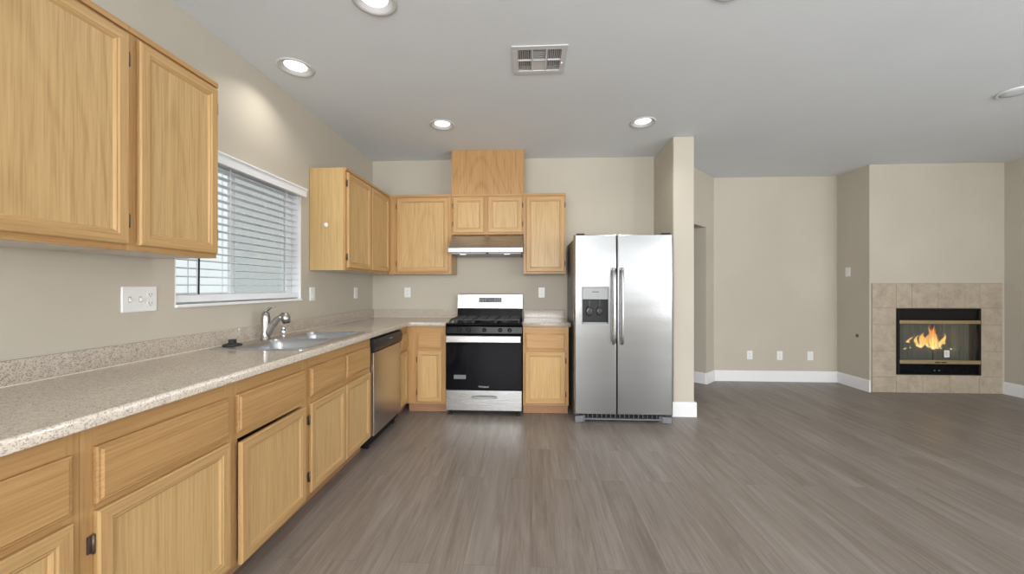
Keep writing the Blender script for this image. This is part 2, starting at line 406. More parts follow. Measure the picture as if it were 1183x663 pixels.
def fill_holes(outer, holes, to3, m=0, mb=None):
    """triangulated face between an outline and its holes; to3 maps 2D to 3D"""
    b = bmesh.new(); E = []
    for loop in [outer] + holes:
        vs = [b.verts.new((x, y, 0)) for x, y in loop]
        E += [b.edges.new((vs[i], vs[(i + 1) % len(vs)])) for i in range(len(vs))]
    bmesh.ops.triangle_fill(b, use_beauty=True, use_dissolve=False, edges=E)
    b.verts.index_update()
    vs = [to3(v.co.x, v.co.y) for v in b.verts]; fs = [[v.index for v in f.verts] for f in b.faces]
    b.free()
    (mb or MB()).add(vs, fs, m); return mb

# ------------------------------------------------------------------ the room
CANS = [(-1.572, 2.41), (-0.796, 3.325), (1.008, 3.365), (-0.800, 1.86), (1.000, 1.845)]
f = MB(); f.box(XW - 0.15, XR + 0.15, YR - 0.15, 6.6, -0.10, 0.0); struct(f.build('floor', 'floor'))
c = MB()
CR = 0.088
holes = [[(x + CR * math.cos(2 * PI * k / 32), y + CR * math.sin(2 * PI * k / 32)) for k in range(32)] for x, y in CANS]
VX0, VX1, VY0, VY1 = -0.115, 0.231, 2.258, 2.552
holes.append([(VX0 + .03, VY0 + .03), (VX1 - .03, VY0 + .03), (VX1 - .03, VY1 - .03), (VX0 + .03, VY1 - .03)])
out = [(XW - 0.15, YR - 0.15), (XR + 0.15, YR - 0.15), (XR + 0.15, 6.6), (XW - 0.15, 6.6)]
fill_holes(out, holes, lambda x, y: (x, y, H), 0, c)
for hl in holes:
    c.loops([[(x, y, H) for x, y in hl], [(x, y, H + 0.10) for x, y in hl]], 0, False, False)
fill_holes(out, holes, lambda x, y: (x, y, H + 0.10), 0, c)
c.box(XW - 0.15, XR + 0.15, YR - 0.15, 6.6, H + 0.10, H + 0.2)
struct(c.build('ceiling', 'ceiling', fix=False))

T = 0.12
WY0, WY1, WZ0, WZ1 = 1.835, 2.895, 1.158, 2.050             # kitchen window opening
w = MB()
w.box(XW - T, XW, YR - T, -3.5, 0, H); w.box(XW - T, XW, -1.5, WY0, 0, H); w.box(XW - T, XW, -3.5, -1.5, 2.15, H); w.box(XW - T, XW, WY1, YW + T, 0, H)
w.box(XW - T, XW, WY0, WY1, 0, WZ0); w.box(XW - T, XW, WY0, WY1, WZ1, H)
struct(w.build('wall_left', 'wall'))
w = MB(); w.box(XW - T, 1.397, YW, YW + 0.10, 0, H); struct(w.build('wall_back', 'wall'))
w = MB(); w.box(1.397, 1.599, 3.690, 4.36, 0, H); struct(w.build('wall_partition', 'wall', bev=0.012, seg=3))
# 45 degree wall with the hallway opening
def dg(s, t): return (1.599 + 0.70711 * s - 0.70711 * t, 4.244 + 0.70711 * s + 0.70711 * t)   # s along the wall, t behind it
s0, s1, sE = 0.09, 0.972, 1.240
w = MB()
w.prism([dg(0, 0), dg(s0, 0), dg(s0, T), dg(0, T)], 0, H)
w.prism([dg(s1, 0), dg(sE, 0), dg(sE, T), dg(s1, T)], 0, H)
w.prism([dg(s0, 0), dg(s1, 0), dg(s1, T), dg(s0, T)], 2.04, H)
struct(w.build('wall_diagonal', 'wall'))
w = MB()
w.prism([dg(s1, T), dg(s1 + T, T), dg(s1 + T, 1.5), dg(s1, 1.5)], 0, H)
w.prism([dg(s0 - T, T + .05), dg(s0, T + .05), dg(s0, 1.5), dg(s0 - T, 1.5)], 0, H)
w.prism([dg(s0 - T, 1.5), dg(s1 + T, 1.5), dg(s1 + T, 1.5 + T), dg(s0 - T, 1.5 + T)], 0, H)
struct(w.build('wall_hall', 'wall'))
YF, XA, YP = 5.12, 4.075, 4.655                              # far wall, chimney side, chimney front
w = MB(); w.box(dg(sE, 0)[0] - 0.02, XA + 0.02, YF, YF + T, 0, H); struct(w.build('wall_far', 'wall'))
FX0, FX1, FZ0, FZ1 = 4.372, 5.310, 0.219, 1.008             # firebox opening
w = MB()
w.box(XA, FX0, YP, YP + 0.10, 0, H); w.box(FX1, XR + 0.02, YP, YP + 0.10, 0, H)
w.box(FX0, FX1, YP, YP + 0.10, 0, FZ0); w.box(FX0, FX1, YP, YP + 0.10, FZ1, H)
w.box(XA, XA + 0.10, YP + 0.10, YF + T, 0, H)
struct(w.build('wall_chimney', 'wall'))
w = MB()
RY0, RY1, RZ0, RZ1 = -3.35, 0.95, 0.02, 2.15
w.box(XR, XR + T, YR - T, RY0, 0, H); w.box(XR, XR + T, RY1, YP + 0.1, 0, H)
w.box(XR, XR + T, RY0, RY1, 0, RZ0); w.box(XR, XR + T, RY0, RY1, RZ1, H)
struct(w.build('wall_right', 'wall'))
w = MB()
QX0, QX1, QZ0, QZ1 = -1.65, 1.05, 0.85, 2.38
REAR_WIN = [(QX0, QX1), (1.35, 3.95), (4.2, 5.3)]  # the last two openings are added for light
for xa, xb in ((XW, QX0), (QX1, 1.35), (3.95, 4.2), (5.3, XR)): w.box(xa, xb, YR - T, YR, 0, H)
for (xa, xb), zb, zt_ in zip(REAR_WIN, (QZ0, 0.95, QZ0), (QZ1, 2.5, QZ1)): w.box(xa, xb, YR - T, YR, 0, zb); w.box(xa, xb, YR - T, YR, zt_, H)
struct(w.build('wall_rear', 'wall'))
def win_frame(name, x0, x1, z0, z1, y, rot=None):
    m = MB(); b = 0.06
    m.box(x0, x0 + b, y - .05, y, z0, z1); m.box(x1 - b, x1, y - .05, y, z0, z1)
    m.box(x0 + b, x1 - b, y - .05, y, z0, z0 + b); m.box(x0 + b, x1 - b, y - .05, y, z1 - b, z1)
    m.box((x0 + x1) / 2 - .04, (x0 + x1) / 2 + .04, y - .05, y, z0 + b, z1 - b)
    o = struct(m.build(name, 'vinyl'))
    return o
win_frame('window_2', QX0, QX1, QZ0, QZ1, YR - 0.02)
win_frame('added_window_3', 1.35, 3.95, 0.95, 2.5, YR - 0.02)  # frame of the opening added for the fridge reflection
win_frame('added_window_4', 4.2, 5.3, QZ0, QZ1, YR - 0.02)  # frame of the opening added to light the chimney wall
o = win_frame('added_door_2', -3.5, -1.5, 0.02, 2.15, 0.0); o.rotation_euler = (0, 0, PI / 2); o.location = (XW - 0.06, 0, 0)  # frame of the left opening, added to light the opposite walls
o = win_frame('added_door_1', RY0, RY1, RZ0, RZ1, 0.0); o.rotation_euler = (0, 0, PI / 2); o.location = (XR + 0.03, 0, 0)  # frame of the right opening, added for light across the kitchen

g_ = MB(); g_.box(-9, XW - T, -6, 10, -0.2, -0.12); struct(g_.build('added_ground', 'grout'))  # unseen ground, added to cut light reaching the slat undersides
# baseboards
BH, BT = 0.142, 0.016
def baseboard(name, pts):
    m = MB()
    for (ax, ay), (bx, by) in zip(pts, pts[1:]):
        d = Vector((bx - ax, by - ay, 0)).normalized(); n = Vector((d.y, -d.x, 0)) * BT   # to the right of travel = into the room
        prof = [(0, 0), (1, 0), (1, BH - 0.012), (0.55, BH), (0, BH)]
        m.loops([[(ax + n.x * k - d.x * 0 , ay + n.y * k, z) for k, z in prof], [(bx + n.x * k, by + n.y * k, z) for k, z in prof]])
    return struct(m.build(name, 'white'))
baseboard('baseboard_partition', [(1.397 - 0.0, 3.70), (1.397, 3.69 - BT), (1.397, 3.69)][:0] or [(1.397 - BT, 3.690), (1.599 + BT, 3.690)])
baseboard('baseboard_hallway', [(1.599, 3.69), (1.599, 4.244)])
baseboard('baseboard_diagonal', [dg(s1, 1.4), dg(s1, 0)])
baseboard('baseboard_corner', [dg(s1, -BT * 0)[:2], dg(sE, 0)])
baseboard('baseboard_far', [(dg(sE, 0)[0], YF), (XA, YF)])
baseboard('baseboard_chimney', [(XA, YF), (XA, YP - BT)])
baseboard('baseboard_right', [(XR, YP), (XR, YR)])

# ------------------------------------------------------------------ kitchen window and blind
win = bpy.data.objects.new('window_1', None); COL.objects.link(win); win.location = (XW, WY0, WZ0); struct(win)
win['label'] = 'white framed sliding kitchen window over the sink'
WW, WH = WY1 - WY0, WZ1 - WZ0                               # local: x outward is negative, y along the wall, z up
m = MB(); fb = 0.038
for a in ((0, fb, 0, WH), (WW - fb, WW, 0, WH)): m.box(-0.118, -0.075, a[0], a[1], a[2], a[3])
m.box(-0.118, -0.075, fb, WW - fb, 0, fb); m.box(-0.118, -0.075, fb, WW - fb, WH - fb, WH)
m.build('window_frame', 'vinyl', win, bev=0.003)
mid = 0.470
m = MB(); sb = 0.034
for (a, b_, x) in ((fb, mid + 0.03, -0.108), (mid - 0.03, WW - fb, -0.090)):
    m.box(x, x + .018, a, a + sb, fb, WH - fb); m.box(x, x + .018, b_ - sb, b_, fb, WH - fb)
    m.box(x, x + .018, a + sb, b_ - sb, fb, fb + sb); m.box(x, x + .018, a + sb, b_ - sb, WH - fb - sb, WH - fb)
m.build('window_sash', 'vinyl', win, bev=0.002)
m = MB(); m.box(-0.101, -0.098, fb + sb, mid, fb + sb, WH - fb - sb); m.build('glass_pane', 'glass', win)
m = MB(); m.box(-0.083, -0.080, mid, WW - fb - sb, fb + sb, WH - fb - sb); m.build('glass_pane', 'glass', win)
m = MB(); m.box(-0.1135, -0.1120, mid, WW - fb, fb, WH - fb); m.build('insect_screen', 'screen', win)
m = MB(); m.box(-0.072, 0.012, 0.0, WW, -0.004, 0.012); m.build('window_sill', 'white', win, bev=0.003)
m = MB(); m.box(-0.072, 0.001, WW - 0.006, WW, 0.012, WH); m.box(-0.072, 0.001, 0.0, 0.006, 0.012, WH); m.box(-0.072, 0.001, 0.006, WW - 0.006, WH - 0.006, WH)
m.build('window_liner', 'white', win)

bl = thing('window_blind', 'white horizontal slat blind hanging open in the kitchen window over the sink', 'blind', (XW, WY0, WZ0))
m = MB()
# slats: slightly crowned strips 50 mm deep
pitch = 0.0465; n_sl = 16; zt = WH - 0.075
for k in range(n_sl):
    z = zt - k * pitch
    if z < 0.075: break
    prof = [(-0.062, -0.0035), (-0.0375, 0.0010), (-0.013, -0.0010)]
    til = 0.0
    bot = [(x, zz - 0.0034) for x, zz in reversed(prof)]
    m.loops([[(x, 0.012, z + zz) for x, zz in prof + bot], [(x, WW - 0.012, z + zz) for x, zz in prof + bot]])
m.build('slats', 'slat', bl)
m = MB(); m.box(-0.064, -0.010, 0.010, WW - 0.010, 0.022, 0.060); m.build('bottom_rail', 'slat', bl, bev=0.004)
m = MB(); m.box(-0.066, -0.008, 0.010, WW - 0.010, WH - 0.055, WH - 0.008); m.build('head_rail', 'slat', bl, bev=0.002)
m = MB(); m.box(0.002, 0.028, -0.018, WW + 0.036, WH - 0.060, WH + 0.008); m.box(0.028, 0.034, -0.018, WW + 0.036, WH - 0.006, WH + 0.008)
m.build('valance', 'slat', bl, bev=0.003)
for yy in (0.14, 0.372, 0.90):
    m = MB()
    for xx in (-0.0635, -0.0115): m.box(xx - .0006, xx + .0006, yy - 0.0025, yy + 0.0025, 0.05, WH - 0.05)
    m.build('ladder_cord', 'slat', bl)
m = MB(); m.tube([(0.012, 0.135, WH - 0.06), (0.012, 0.130, WH - 0.5), (0.010, 0.128, 0.065)], 0.0045, 8); m.build('tilt_wand', 'dark_plastic', bl)

# ------------------------------------------------------------------ cabinet makers (local: x along the front, y into the wall, z up)
FT = 0.019                                                  # face frame and door thickness
def door_part(parent, x0, x1, z0, z1, hinge, angle=0.0, rail=0.047, name='door', drop=0.0, hz=None):
    """frame-and-panel door; its origin is the hinge corner so it can stand ajar"""
    wd, h = x1 - x0, z1 - z0
    m = MB()
    prof = [(0, 0.0), (0, -0.014), (0.005, -FT), (rail - .012, -FT), (rail - .008, -FT + .0030), (rail - .003, -FT + .0030), (rail + .004, -FT + .0095), (rail + .004, -0.006)]
    ox = 0.0 if hinge == 'l' else -wd
    L = [[(ox + i, y, i), (ox + wd - i, y, i), (ox + wd - i, y, h - i), (ox + i, y, h - i)] for i, y in prof]
    m.loops(L, 0, False, False, mats=[1, 0, 1, 0])
    i = rail + .004
    m.loops([[(ox + i, -.006, i), (ox + wd - i, -.006, i), (ox + wd - i, -.006, h - i), (ox + i, -.006, h - i)],
             [(ox + i, 0, i), (ox + wd - i, 0, i), (ox + wd - i, 0, h - i), (ox + i, 0, h - i)],
             [(ox, 0, 0), (ox + wd, 0, 0), (ox + wd, 0, h), (ox, 0, h)]], 0, False, False)
    d = m.build(name, ['door_v', 'door_h'], parent, (x0 if hinge == 'l' else x1, -0.001, z0 - drop), (0, 0, -angle if hinge == 'l' else angle))
    m = MB(); m.box(ox + i - .004, ox + wd - i + .004, -0.0095, -0.004, i - .004, h - i + .004)
    m.build('door_panel', 'oak_panel' if z0 > 1 else 'oak_panel_plain', d)
    for zz in (hz if hz is not None else (0.09, h - 0.09)):
        sg = -1 if hinge == 'l' else 1
        m = MB(); m.box(sg * 0.0012, sg * 0.015, -0.004, 0.0, zz - .024, zz + .024)
        m.tube([(sg * 0.0045, -0.0075, zz - .027), (sg * 0.0045, -0.0075, zz + .027)], 0.0042, 8)
        hh = m.build('hinge', 'bronze', d); hh['label'] = 'dark bronze hinge'
    return d
def drawer_part(parent, x0, x1, z0, z1, name='drawer_front'):
    m = MB(); h = z1 - z0; wd = x1 - x0
    prof = [(0, 0.0), (0, -0.011), (0.004, -0.0135), (0.009, -0.0135), (0.014, -FT)]
    L = [[(i, y, i), (wd - i, y, i), (wd - i, y, h - i), (i, y, h - i)] for i, y in prof]
    m.loops(L, 0, True, True)
    return m.build(name, 'oak_h', parent, (x0, -0.001, z0))
def face_frame(parent, wd, z0, z1, openings):
    xs = sorted({0, wd} | {a for o in openings for a in o[:2]}); zs = sorted({z0, z1} | {a for o in openings for a in o[2:]})
    full = lambda i, j: 0 <= i < len(xs) - 1 and 0 <= j < len(zs) - 1 and not any(o[0] - 1e-6 <= xs[i] and xs[i + 1] <= o[1] + 1e-6 and o[2] - 1e-6 <= zs[j] and zs[j + 1] <= o[3] + 1e-6 for o in openings)
    m = MB()
    for i in range(len(xs) - 1):
        st = all(full(i, j) for j in range(len(zs) - 1))
        for j in range(len(zs) - 1):
            if not full(i, j): continue
            a, b_, c_, d_ = xs[i], xs[i + 1], zs[j], zs[j + 1]; k = 0 if st else 1
            m.add([(a, 0, c_), (b_, 0, c_), (b_, 0, d_), (a, 0, d_)], [(0, 1, 2, 3)], k)
            m.add([(a, FT, c_), (b_, FT, c_), (b_, FT, d_), (a, FT, d_)], [(3, 2, 1, 0)], k)
            if not full(i - 1, j): m.add([(a, 0, c_), (a, FT, c_), (a, FT, d_), (a, 0, d_)], [(3, 2, 1, 0)], k)
            if not full(i + 1, j): m.add([(b_, 0, c_), (b_, FT, c_), (b_, FT, d_), (b_, 0, d_)], [(0, 1, 2, 3)], k)
            if not full(i, j - 1): m.add([(a, 0, c_), (b_, 0, c_), (b_, FT, c_), (a, FT, c_)], [(3, 2, 1, 0)], k)
            if not full(i, j + 1): m.add([(a, 0, d_), (b_, 0, d_), (b_, FT, d_), (a, FT, d_)], [(0, 1, 2, 3)], k)
    return m.build('face_frame', ['oak_v', 'oak_h'], parent, fix=False)
def cabinet(name, label, loc, rz, wd, z0, z1, depth, doors, drawers=(), toe=0.0, top=False, group=None, hollow=None, trim=True, skip=False):
    t = thing(name, label, 'cabinet', loc, rz, group)
    e = 0.0008; wd0 = wd; 
    zb = z0 + (toe if toe else 0)
    m = MB(); p = 0.016
    m.box(e, p, FT, depth - e, zb, z1); m.box(wd - p, wd - e, FT, depth - e, zb, z1)
    m.box(p, wd - p, FT, depth - e, zb, zb + p, 1); m.box(p, wd - p, depth - 0.008, depth - e, zb + p, z1, 1)
    if top: m.box(p, wd - p, FT, depth - e, z1 - p, z1, 1)
    else: m.box(p, wd - p, FT, FT + .09, z1 - p, z1, 1)
    if toe:
        m.box(e, p, 0.09, depth - e, z0, zb); m.box(wd - p, wd - e, 0.09, depth - e, z0, zb)
    m.build('body', ['oak_side', 'cab_inside'], t)
    op = [(a + .012, b_ - .012, c_ + .012, d_ - .012) for a, b_, c_, d_ in [d[:4] for d in doors] + list(drawers)]
    ff = face_frame(t, wd - e, zb, z1, op)
    for d in doors: door_part(t, d[0], d[1], d[2], d[3], d[4], *d[5:6], hz=d[6] if len(d) > 6 else None, drop=d[7] if len(d) > 7 else 0.0)
    for d in drawers: drawer_part(t, *d)
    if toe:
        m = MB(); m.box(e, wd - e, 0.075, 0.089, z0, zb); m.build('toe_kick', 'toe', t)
    return t
R90 = PI / 2
XF = -1.235                                                 # face of the left base run
ZC = 0.876                                                  # top of the base cabinets
DZ0, DZ1, BZ0, BZ1 = 0.650, 0.812, 0.122, 0.630             # drawer front and door heights
base = lambda y0, y1, label, doors, drawers, **k: cabinet('base_cabinet', label, (XF, y0, 0), R90, y1 - y0, 0, ZC, 0.606, doors, drawers, 0.10, group='oak base cabinets under the counters', **k)
base(0.30, 0.956, 'oak base cabinet at the near end of the long counter, cut off by the frame',
     [(0.335, 0.632, BZ0, BZ1, 'l'), (0.03, 0.327, BZ0, BZ1, 'r')][:1] + [(0.03, 0.330, BZ0, BZ1, 'l')], [(0.03, 0.632, DZ0, DZ1)])
base(0.956, 1.476, 'oak base cabinet with one wide drawer front, third from the dishwasher',
     [(0.030, 0.492, BZ0, BZ1, 'l')], [(0.030, 0.492, DZ0, DZ1)])
base(1.476, 1.984, 'oak base cabinet with its door standing slightly ajar, beside the sink base',
     [(0.015, 0.480, BZ0, BZ1 + .004, 'r', math.radians(1.5), None, 0.022)], [(0.015, 0.480, DZ0, DZ1)])
base(1.984, 2.800, 'oak sink base cabinet with two doors under the double sink',
     [(0.022, 0.408, BZ0 - .006, BZ1 - .018, 'l'), (0.418, 0.790, BZ0 - .006, BZ1 - .018, 'r', 0.0, ())], [(0.022, 0.408, DZ0, DZ1), (0.418, 0.790, DZ0, DZ1)])
base(3.428, YW, 'narrow oak corner cabinet squeezed between the dishwasher and the inner corner',
     [(0.018, 0.205, BZ0, BZ1, 'r', 0.0, ())], [(0.018, 0.205, DZ0, DZ1)])
YB = 3.645                                                  # face of the back base run
XRG0, XRG1 = -0.832, -0.077                                 # the range
cabinet('base_cabinet', 'narrow oak base cabinet with one door, left of the gas range', (XF + 0.001, YB, 0), 0, XRG0 - 0.006 - XF, 0, ZC, 0.606,
        [(0.112, 0.360, BZ0, BZ1, 'l')], [(0.112, 0.360, DZ0, DZ1)], 0.10, group='oak base cabinets under the counters')
cabinet('base_cabinet', 'oak base cabinet between the gas range and the refrigerator', (-0.070, YB, 0), 0, 0.446, 0, ZC, 0.606,
        [(0.022, 0.412, BZ0, BZ1, 'r')], [(0.022, 0.412, DZ0, DZ1)], 0.10, group='oak base cabinets under the counters')

XU, YU, ZU0, ZU1 = -1.534, 3.944, 1.403, 2.257
UD = 0.307
def upper(label, loc, rz, wd, z0, z1, doors, name='wall_cabinet'):
    t = cabinet(name, label, loc, rz, wd, z0, z1, UD, doors, (), 0.0, True, group='oak wall cabinets')
    m = MB(); m.box(0.0008, wd - 0.0008, -0.010, 0.0, z1 - 0.022, z1); m.build('top_trim', 'oak_h', t)
    return t
hh = ZU1 - ZU0
upper('large oak wall cabinet at the upper left corner of the photo', (XU, 0.72, 0), R90, 1.334 - 0.72, ZU0, ZU1,
      [(0.02, 0.610, ZU0 + 0.022, ZU1 - 0.036, 'r')])
upper('oak wall cabinet next to the window, second from the near end', (XU, 1.334, 0), R90, 0.405, ZU0, ZU1,
      [(0.034, 0.395, ZU0 + 0.022, ZU1 - 0.036, 'r')])
uc = upper('oak wall cabinet between the window and the kitchen corner, pale end panel showing', (XU, 3.004, 0), R90, YW - 3.004 - 0.002, ZU0, ZU1,
      [(0.020, 0.462, ZU0 + 0.022, ZU1 - 0.036, 'l'), (0.484, 0.922, ZU0 + 0.022, ZU1 - 0.036, 'r', 0.0, ())])
upper('wide single door oak wall cabinet in the corner, left of the range hood', (XU + 0.001, YU, 0), 0, -0.845 - XU - .001, ZU0, ZU1,
      [(0.095, 0.655, ZU0 + 0.022, ZU1 - 0.036, 'l')])
upper('short oak wall cabinet with two small doors above the range hood', (-0.844, YU, 0), 0, 0.772, 1.826, ZU1,
      [(0.020, 0.350, 1.846, ZU1 - 0.036, 'l'), (0.396, 0.757, 1.846, ZU1 - 0.036, 'r')])
upper('oak wall cabinet right of the range hood, nearest the refrigerator', (-0.071, YU, 0), 0, 0.448, ZU0, ZU1,
      [(0.030, 0.432, ZU0 + 0.022, ZU1 - 0.036, 'r')])
# small round white hook on the end panel
m = MB(); m.lathe([(0.020, 0.0), (0.020, 0.004), (0.014, 0.009), (0.005, 0.011)], (0, 0, 0), '-y', 20)
m.box(-0.004, 0.004, -0.020, -0.009, -0.010, 0.008)
tag(m.build('wall_hook', 'white_plastic', loc=(-1.700, 3.0045, 1.779)), 'small round white stick-on hook on the pale cabinet end panel', 'hook')
# duct cover
t = thing('duct_cover', 'plain oak duct box running up to the ceiling above the range hood cabinet', 'duct cover', (-0.845, 3.962, ZU1))
m = MB(); m.box(0.012, 0.770, 0, 0.290, 0, H - ZU1 - 0.001); m.build('front_panel', 'oak_fig', t)
for xx in (0, 0.770): m = MB(); m.box(xx, xx + .012, -0.006, 0.290, 0, H - ZU1 - 0.001); m.build('corner_trim', 'oak_v', t)

# ------------------------------------------------------------------ counters
def offset_poly(P, d):
    n = len(P); R = []
    for i in range(n):
        a, b_, c_ = Vector(P[i - 1]), Vector(P[i]), Vector(P[(i + 1) % n])
        n1 = Vector((-(b_ - a).y, (b_ - a).x)).normalized(); n2 = Vector((-(c_ - b_).y, (c_ - b_).x)).normalized()
        k = n1 + n2; k = k / max(0.3, k.dot(n1)) ; R.append((b_.x + k.x * d, b_.y + k.y * d))
    return R
def counter(name, label, outline, holes, splash):
    t = thing(name, label, 'countertop', (0, 0, 0))
    m = MB(); z0, z1 = 0.8765, 0.9145
    lev = [(z0, 0.003), (z0 + .001, 0.001), (z0 + .003, 0.0), (z1 - .006, 0.0), (z1 - .0025, 0.001), (z1 - .0006, 0.003), (z1, 0.006)]
    L = [[(x, y, z) for x, y in offset_poly(outline, d)] for z, d in lev]
    m.loops(L, 0, False, False, True)
    for z, d in (lev[0], lev[-1]): fill_holes(offset_poly(outline, d), holes, lambda x, y, z=z: (x, y, z), 0, m)
    for hl in holes: m.loops([[(x, y, z0) for x, y in hl], [(x, y, z1) for x, y in hl]], 0, False, False)
    m.build('worktop', 'granite', t)
    for b_ in splash:
        m = MB(); m.box(*b_, z1, 1.004); m.build('backsplash', 'granite', t, bev=0.003)
        m = MB(); x0, x1, y0, y1 = b_
        if x1 - x0 < y1 - y0: m.box(x1, x1 + .004, y0, y1, z1, z1 + .004)
        else: m.box(x0, x1, y0 - .004, y0, z1, z1 + .004)
        m.build('caulk_line', 'caulk', t)
    return t
XC, YC = -1.198, 3.607
fil = [(XC + 0.055 - 0.055 * math.cos(a), YC - 0.055 + 0.055 * math.sin(a)) for a in [PI / 2 * k / 6 for k in range(7)]]
SX0, SX1, SY0, SY1 = -1.800, -1.240, 1.965, 2.790           # sink rim
sh = rrect(SX0 + .02, SX1 - .02, SY0 + .02, SY1 - .02, 0.03, 4)
wl = XW + 0.001; wb = YW - 0.001
counter('countertop', 'long L-shaped speckled granite countertop holding the sink', 
        [(wl, 0.25), (XC, 0.25)] + fil + [(XRG0 - 0.004, YC), (XRG0 - 0.004, wb), (wl, wb)], [sh],
        [(wl, wl + 0.020, 0.25, wb), (wl + 0.020, XRG0 - 0.004, wb - 0.020, wb)])
counter('countertop', 'short speckled granite countertop between the range and the refrigerator',
        [(XRG1 + 0.004, YC), (0.392, YC), (0.392, wb), (XRG1 + 0.004, wb)], [], [(XRG1 + 0.004, 0.392, wb - 0.020, wb)])

# ------------------------------------------------------------------ sink, faucet, small things at the sink
t = thing('kitchen_sink', 'stainless steel double bowl sink set into the long granite counter', 'sink', (0, 0, 0))
zr = 0.9185
bowls = [(-1.690, -1.285, 2.000, 2.372), (-1.690, -1.285, 2.402, 2.755)]
m = MB()
o1 = rrect(SX0, SX1, SY0, SY1, 0.035); o2 = rrect(SX0 + .006, SX1 - .006, SY0 + .006, SY1 - .006, 0.030)
bl_ = [rrect(*b_, 0.06) for b_ in bowls]
m.loops([[(x, y, 0.9146) for x, y in o1], [(x, y, zr) for x, y in o2]], 0, False, False, True)
fill_holes(o2, bl_, lambda x, y: (x, y, zr), 0, m)
m.build('rim', 'steel_sink', t)
for b_ in bowls:
    m = MB(); x0, x1, y0, y1 = b_
    lv = [(0, zr, .06), (0.004, zr - .006, .058), (0.010, zr - .03, .058), (0.024, zr - .150, .055), (0.040, zr - .172, .05), (0.075, zr - .180, .04)]
    m.loops([[(x, y, z) for x, y in rrect(x0 + i, x1 - i, y0 + i, y1 - i, r)] for i, z, r in lv], 0, False, True, True)
    bo = m.build('bowl', 'steel_sink', t)
    m = MB(); m.lathe([(0.045, 0), (0.045, .003), (0.036, .004), (0.030, .001)], ((x0 + x1) / 2, (y0 + y1) / 2, zr - .1795), 'z', 24); m.build('drain', 'chrome', bo)
FXC, FYC = -1.740, 2.355
t = thing('kitchen_faucet', 'brushed nickel single lever faucet at the back of the sink', 'faucet', (FXC, FYC, zr))
m = MB(); m.lathe([(0.031, 0), (0.031, .006), (0.027, .012), (0.0255, .05), (0.026, .10), (0.0275, .125), (0.026, .150), (0.021, .172), (0.012, .183), (0.003, .186)], seg=24)
m.build('body', 'nickel', t)
m = MB()
sp = [(0.004, 0.0, 0.020), (0.022, 0.002, 0.055), (0.046, 0.003, 0.095), (0.072, 0.004, 0.126), (0.098, 0.006, 0.146), (0.112, 0.007, 0.153)]
m.tube(sp, [0.021, 0.022, 0.021, 0.0195, 0.0185, 0.0185], 16); m.build('spout', 'nickel', t)
m = MB(); m.tube([(0.106, 0.007, 0.160), (0.122, 0.008, 0.156), (0.132, 0.008, 0.140), (0.136, 0.008, 0.112)], [0.020, 0.026, 0.028, 0.025], 18)
s = m.build('spray_head', 'nickel', t)
m = MB(); m.tube([(0.136, 0.008, 0.1125), (0.137, 0.008, 0.105)], 0.021, 16); m.build('nozzle', 'dark_plastic', s)
m = MB(); m.tube([(0.0, 0.0, 0.172), (0.006, 0.0, 0.188), (0.024, 0.001, 0.203), (0.044, 0.002, 0.212), (0.062, 0.002, 0.214)], [0.014, 0.012, 0.009, 0.0065, 0.005], 12, flat=(1.3, .8)); m.build('lever', 'nickel', t)
m = MB(); m.lathe([(0.024, 0), (0.024, .005), (0.019, .008), (0.0185, .045), (0.0195, .047), (0.0195, .056), (0.015, .062), (0.004, .064)], seg=24)
tag(m.build('air_gap_cap', 'chrome', loc=(-1.742, 2.535, zr)), 'short chrome air gap cap on the sink rim beside the faucet', 'air gap')
m = MB(); m.lathe([(0.046, 0), (0.050, .004), (0.046, .009), (0.026, .016), (0.020, .018), (0.019, .030), (0.022, .034), (0.020, .037), (0.006, .038)], seg=28)
tag(m.build('sink_stopper', 'rubber', loc=(-1.742, 2.085, zr)), 'black rubber sink stopper lying on the back rim of the sink', 'stopper')

# ------------------------------------------------------------------ dishwasher
t = thing('dishwasher', 'stainless steel dishwasher with a dark control strip under the long counter', 'dishwasher', (XF, 2.804, 0), R90)
wd = 0.618
m = MB(); m.box(0.006, wd - .006, 0.002, 0.57, 0.06, 0.868); m.box(0.006, wd - .006, 0.05, 0.57, 0.012, 0.06); m.build('body', 'black_matte', t)
m = MB(); m.box(0.006, wd - .006, -0.026, 0.002, 0.105, 0.752); m.build('door', 'steel_dw', t, bev=0.004)
m = MB(); m.prism_x([(-0.030, 0.760), (0.002, 0.760), (0.002, 0.862), (-0.014, 0.864), (-0.031, 0.852), (-0.038, 0.825), (-0.037, 0.785)], 0.005, wd - .005)
cp = m.build('control_strip', 'dark_plastic', t, bev=0.003)
m = MB(); m.box(0.24, 0.38, -0.0395, -0.036, 0.782, 0.800); m.build('handle_recess', 'slot', cp)
m = MB(); m.box(0.30, 0.36, -0.0392, -0.0372, 0.822, 0.828); m.build('logo_plate', 'logo', cp)
m = MB(); m.box(0.012, wd - .012, 0.035, 0.049, 0.012, 0.098); m.build('kick_plate', 'black_matte', t)
for xx in (0.02, wd - .06): m = MB(); m.box(xx, xx + .04, 0.03, 0.07, 0.0, 0.0118); m.build('foot', 'dark_plastic', t)

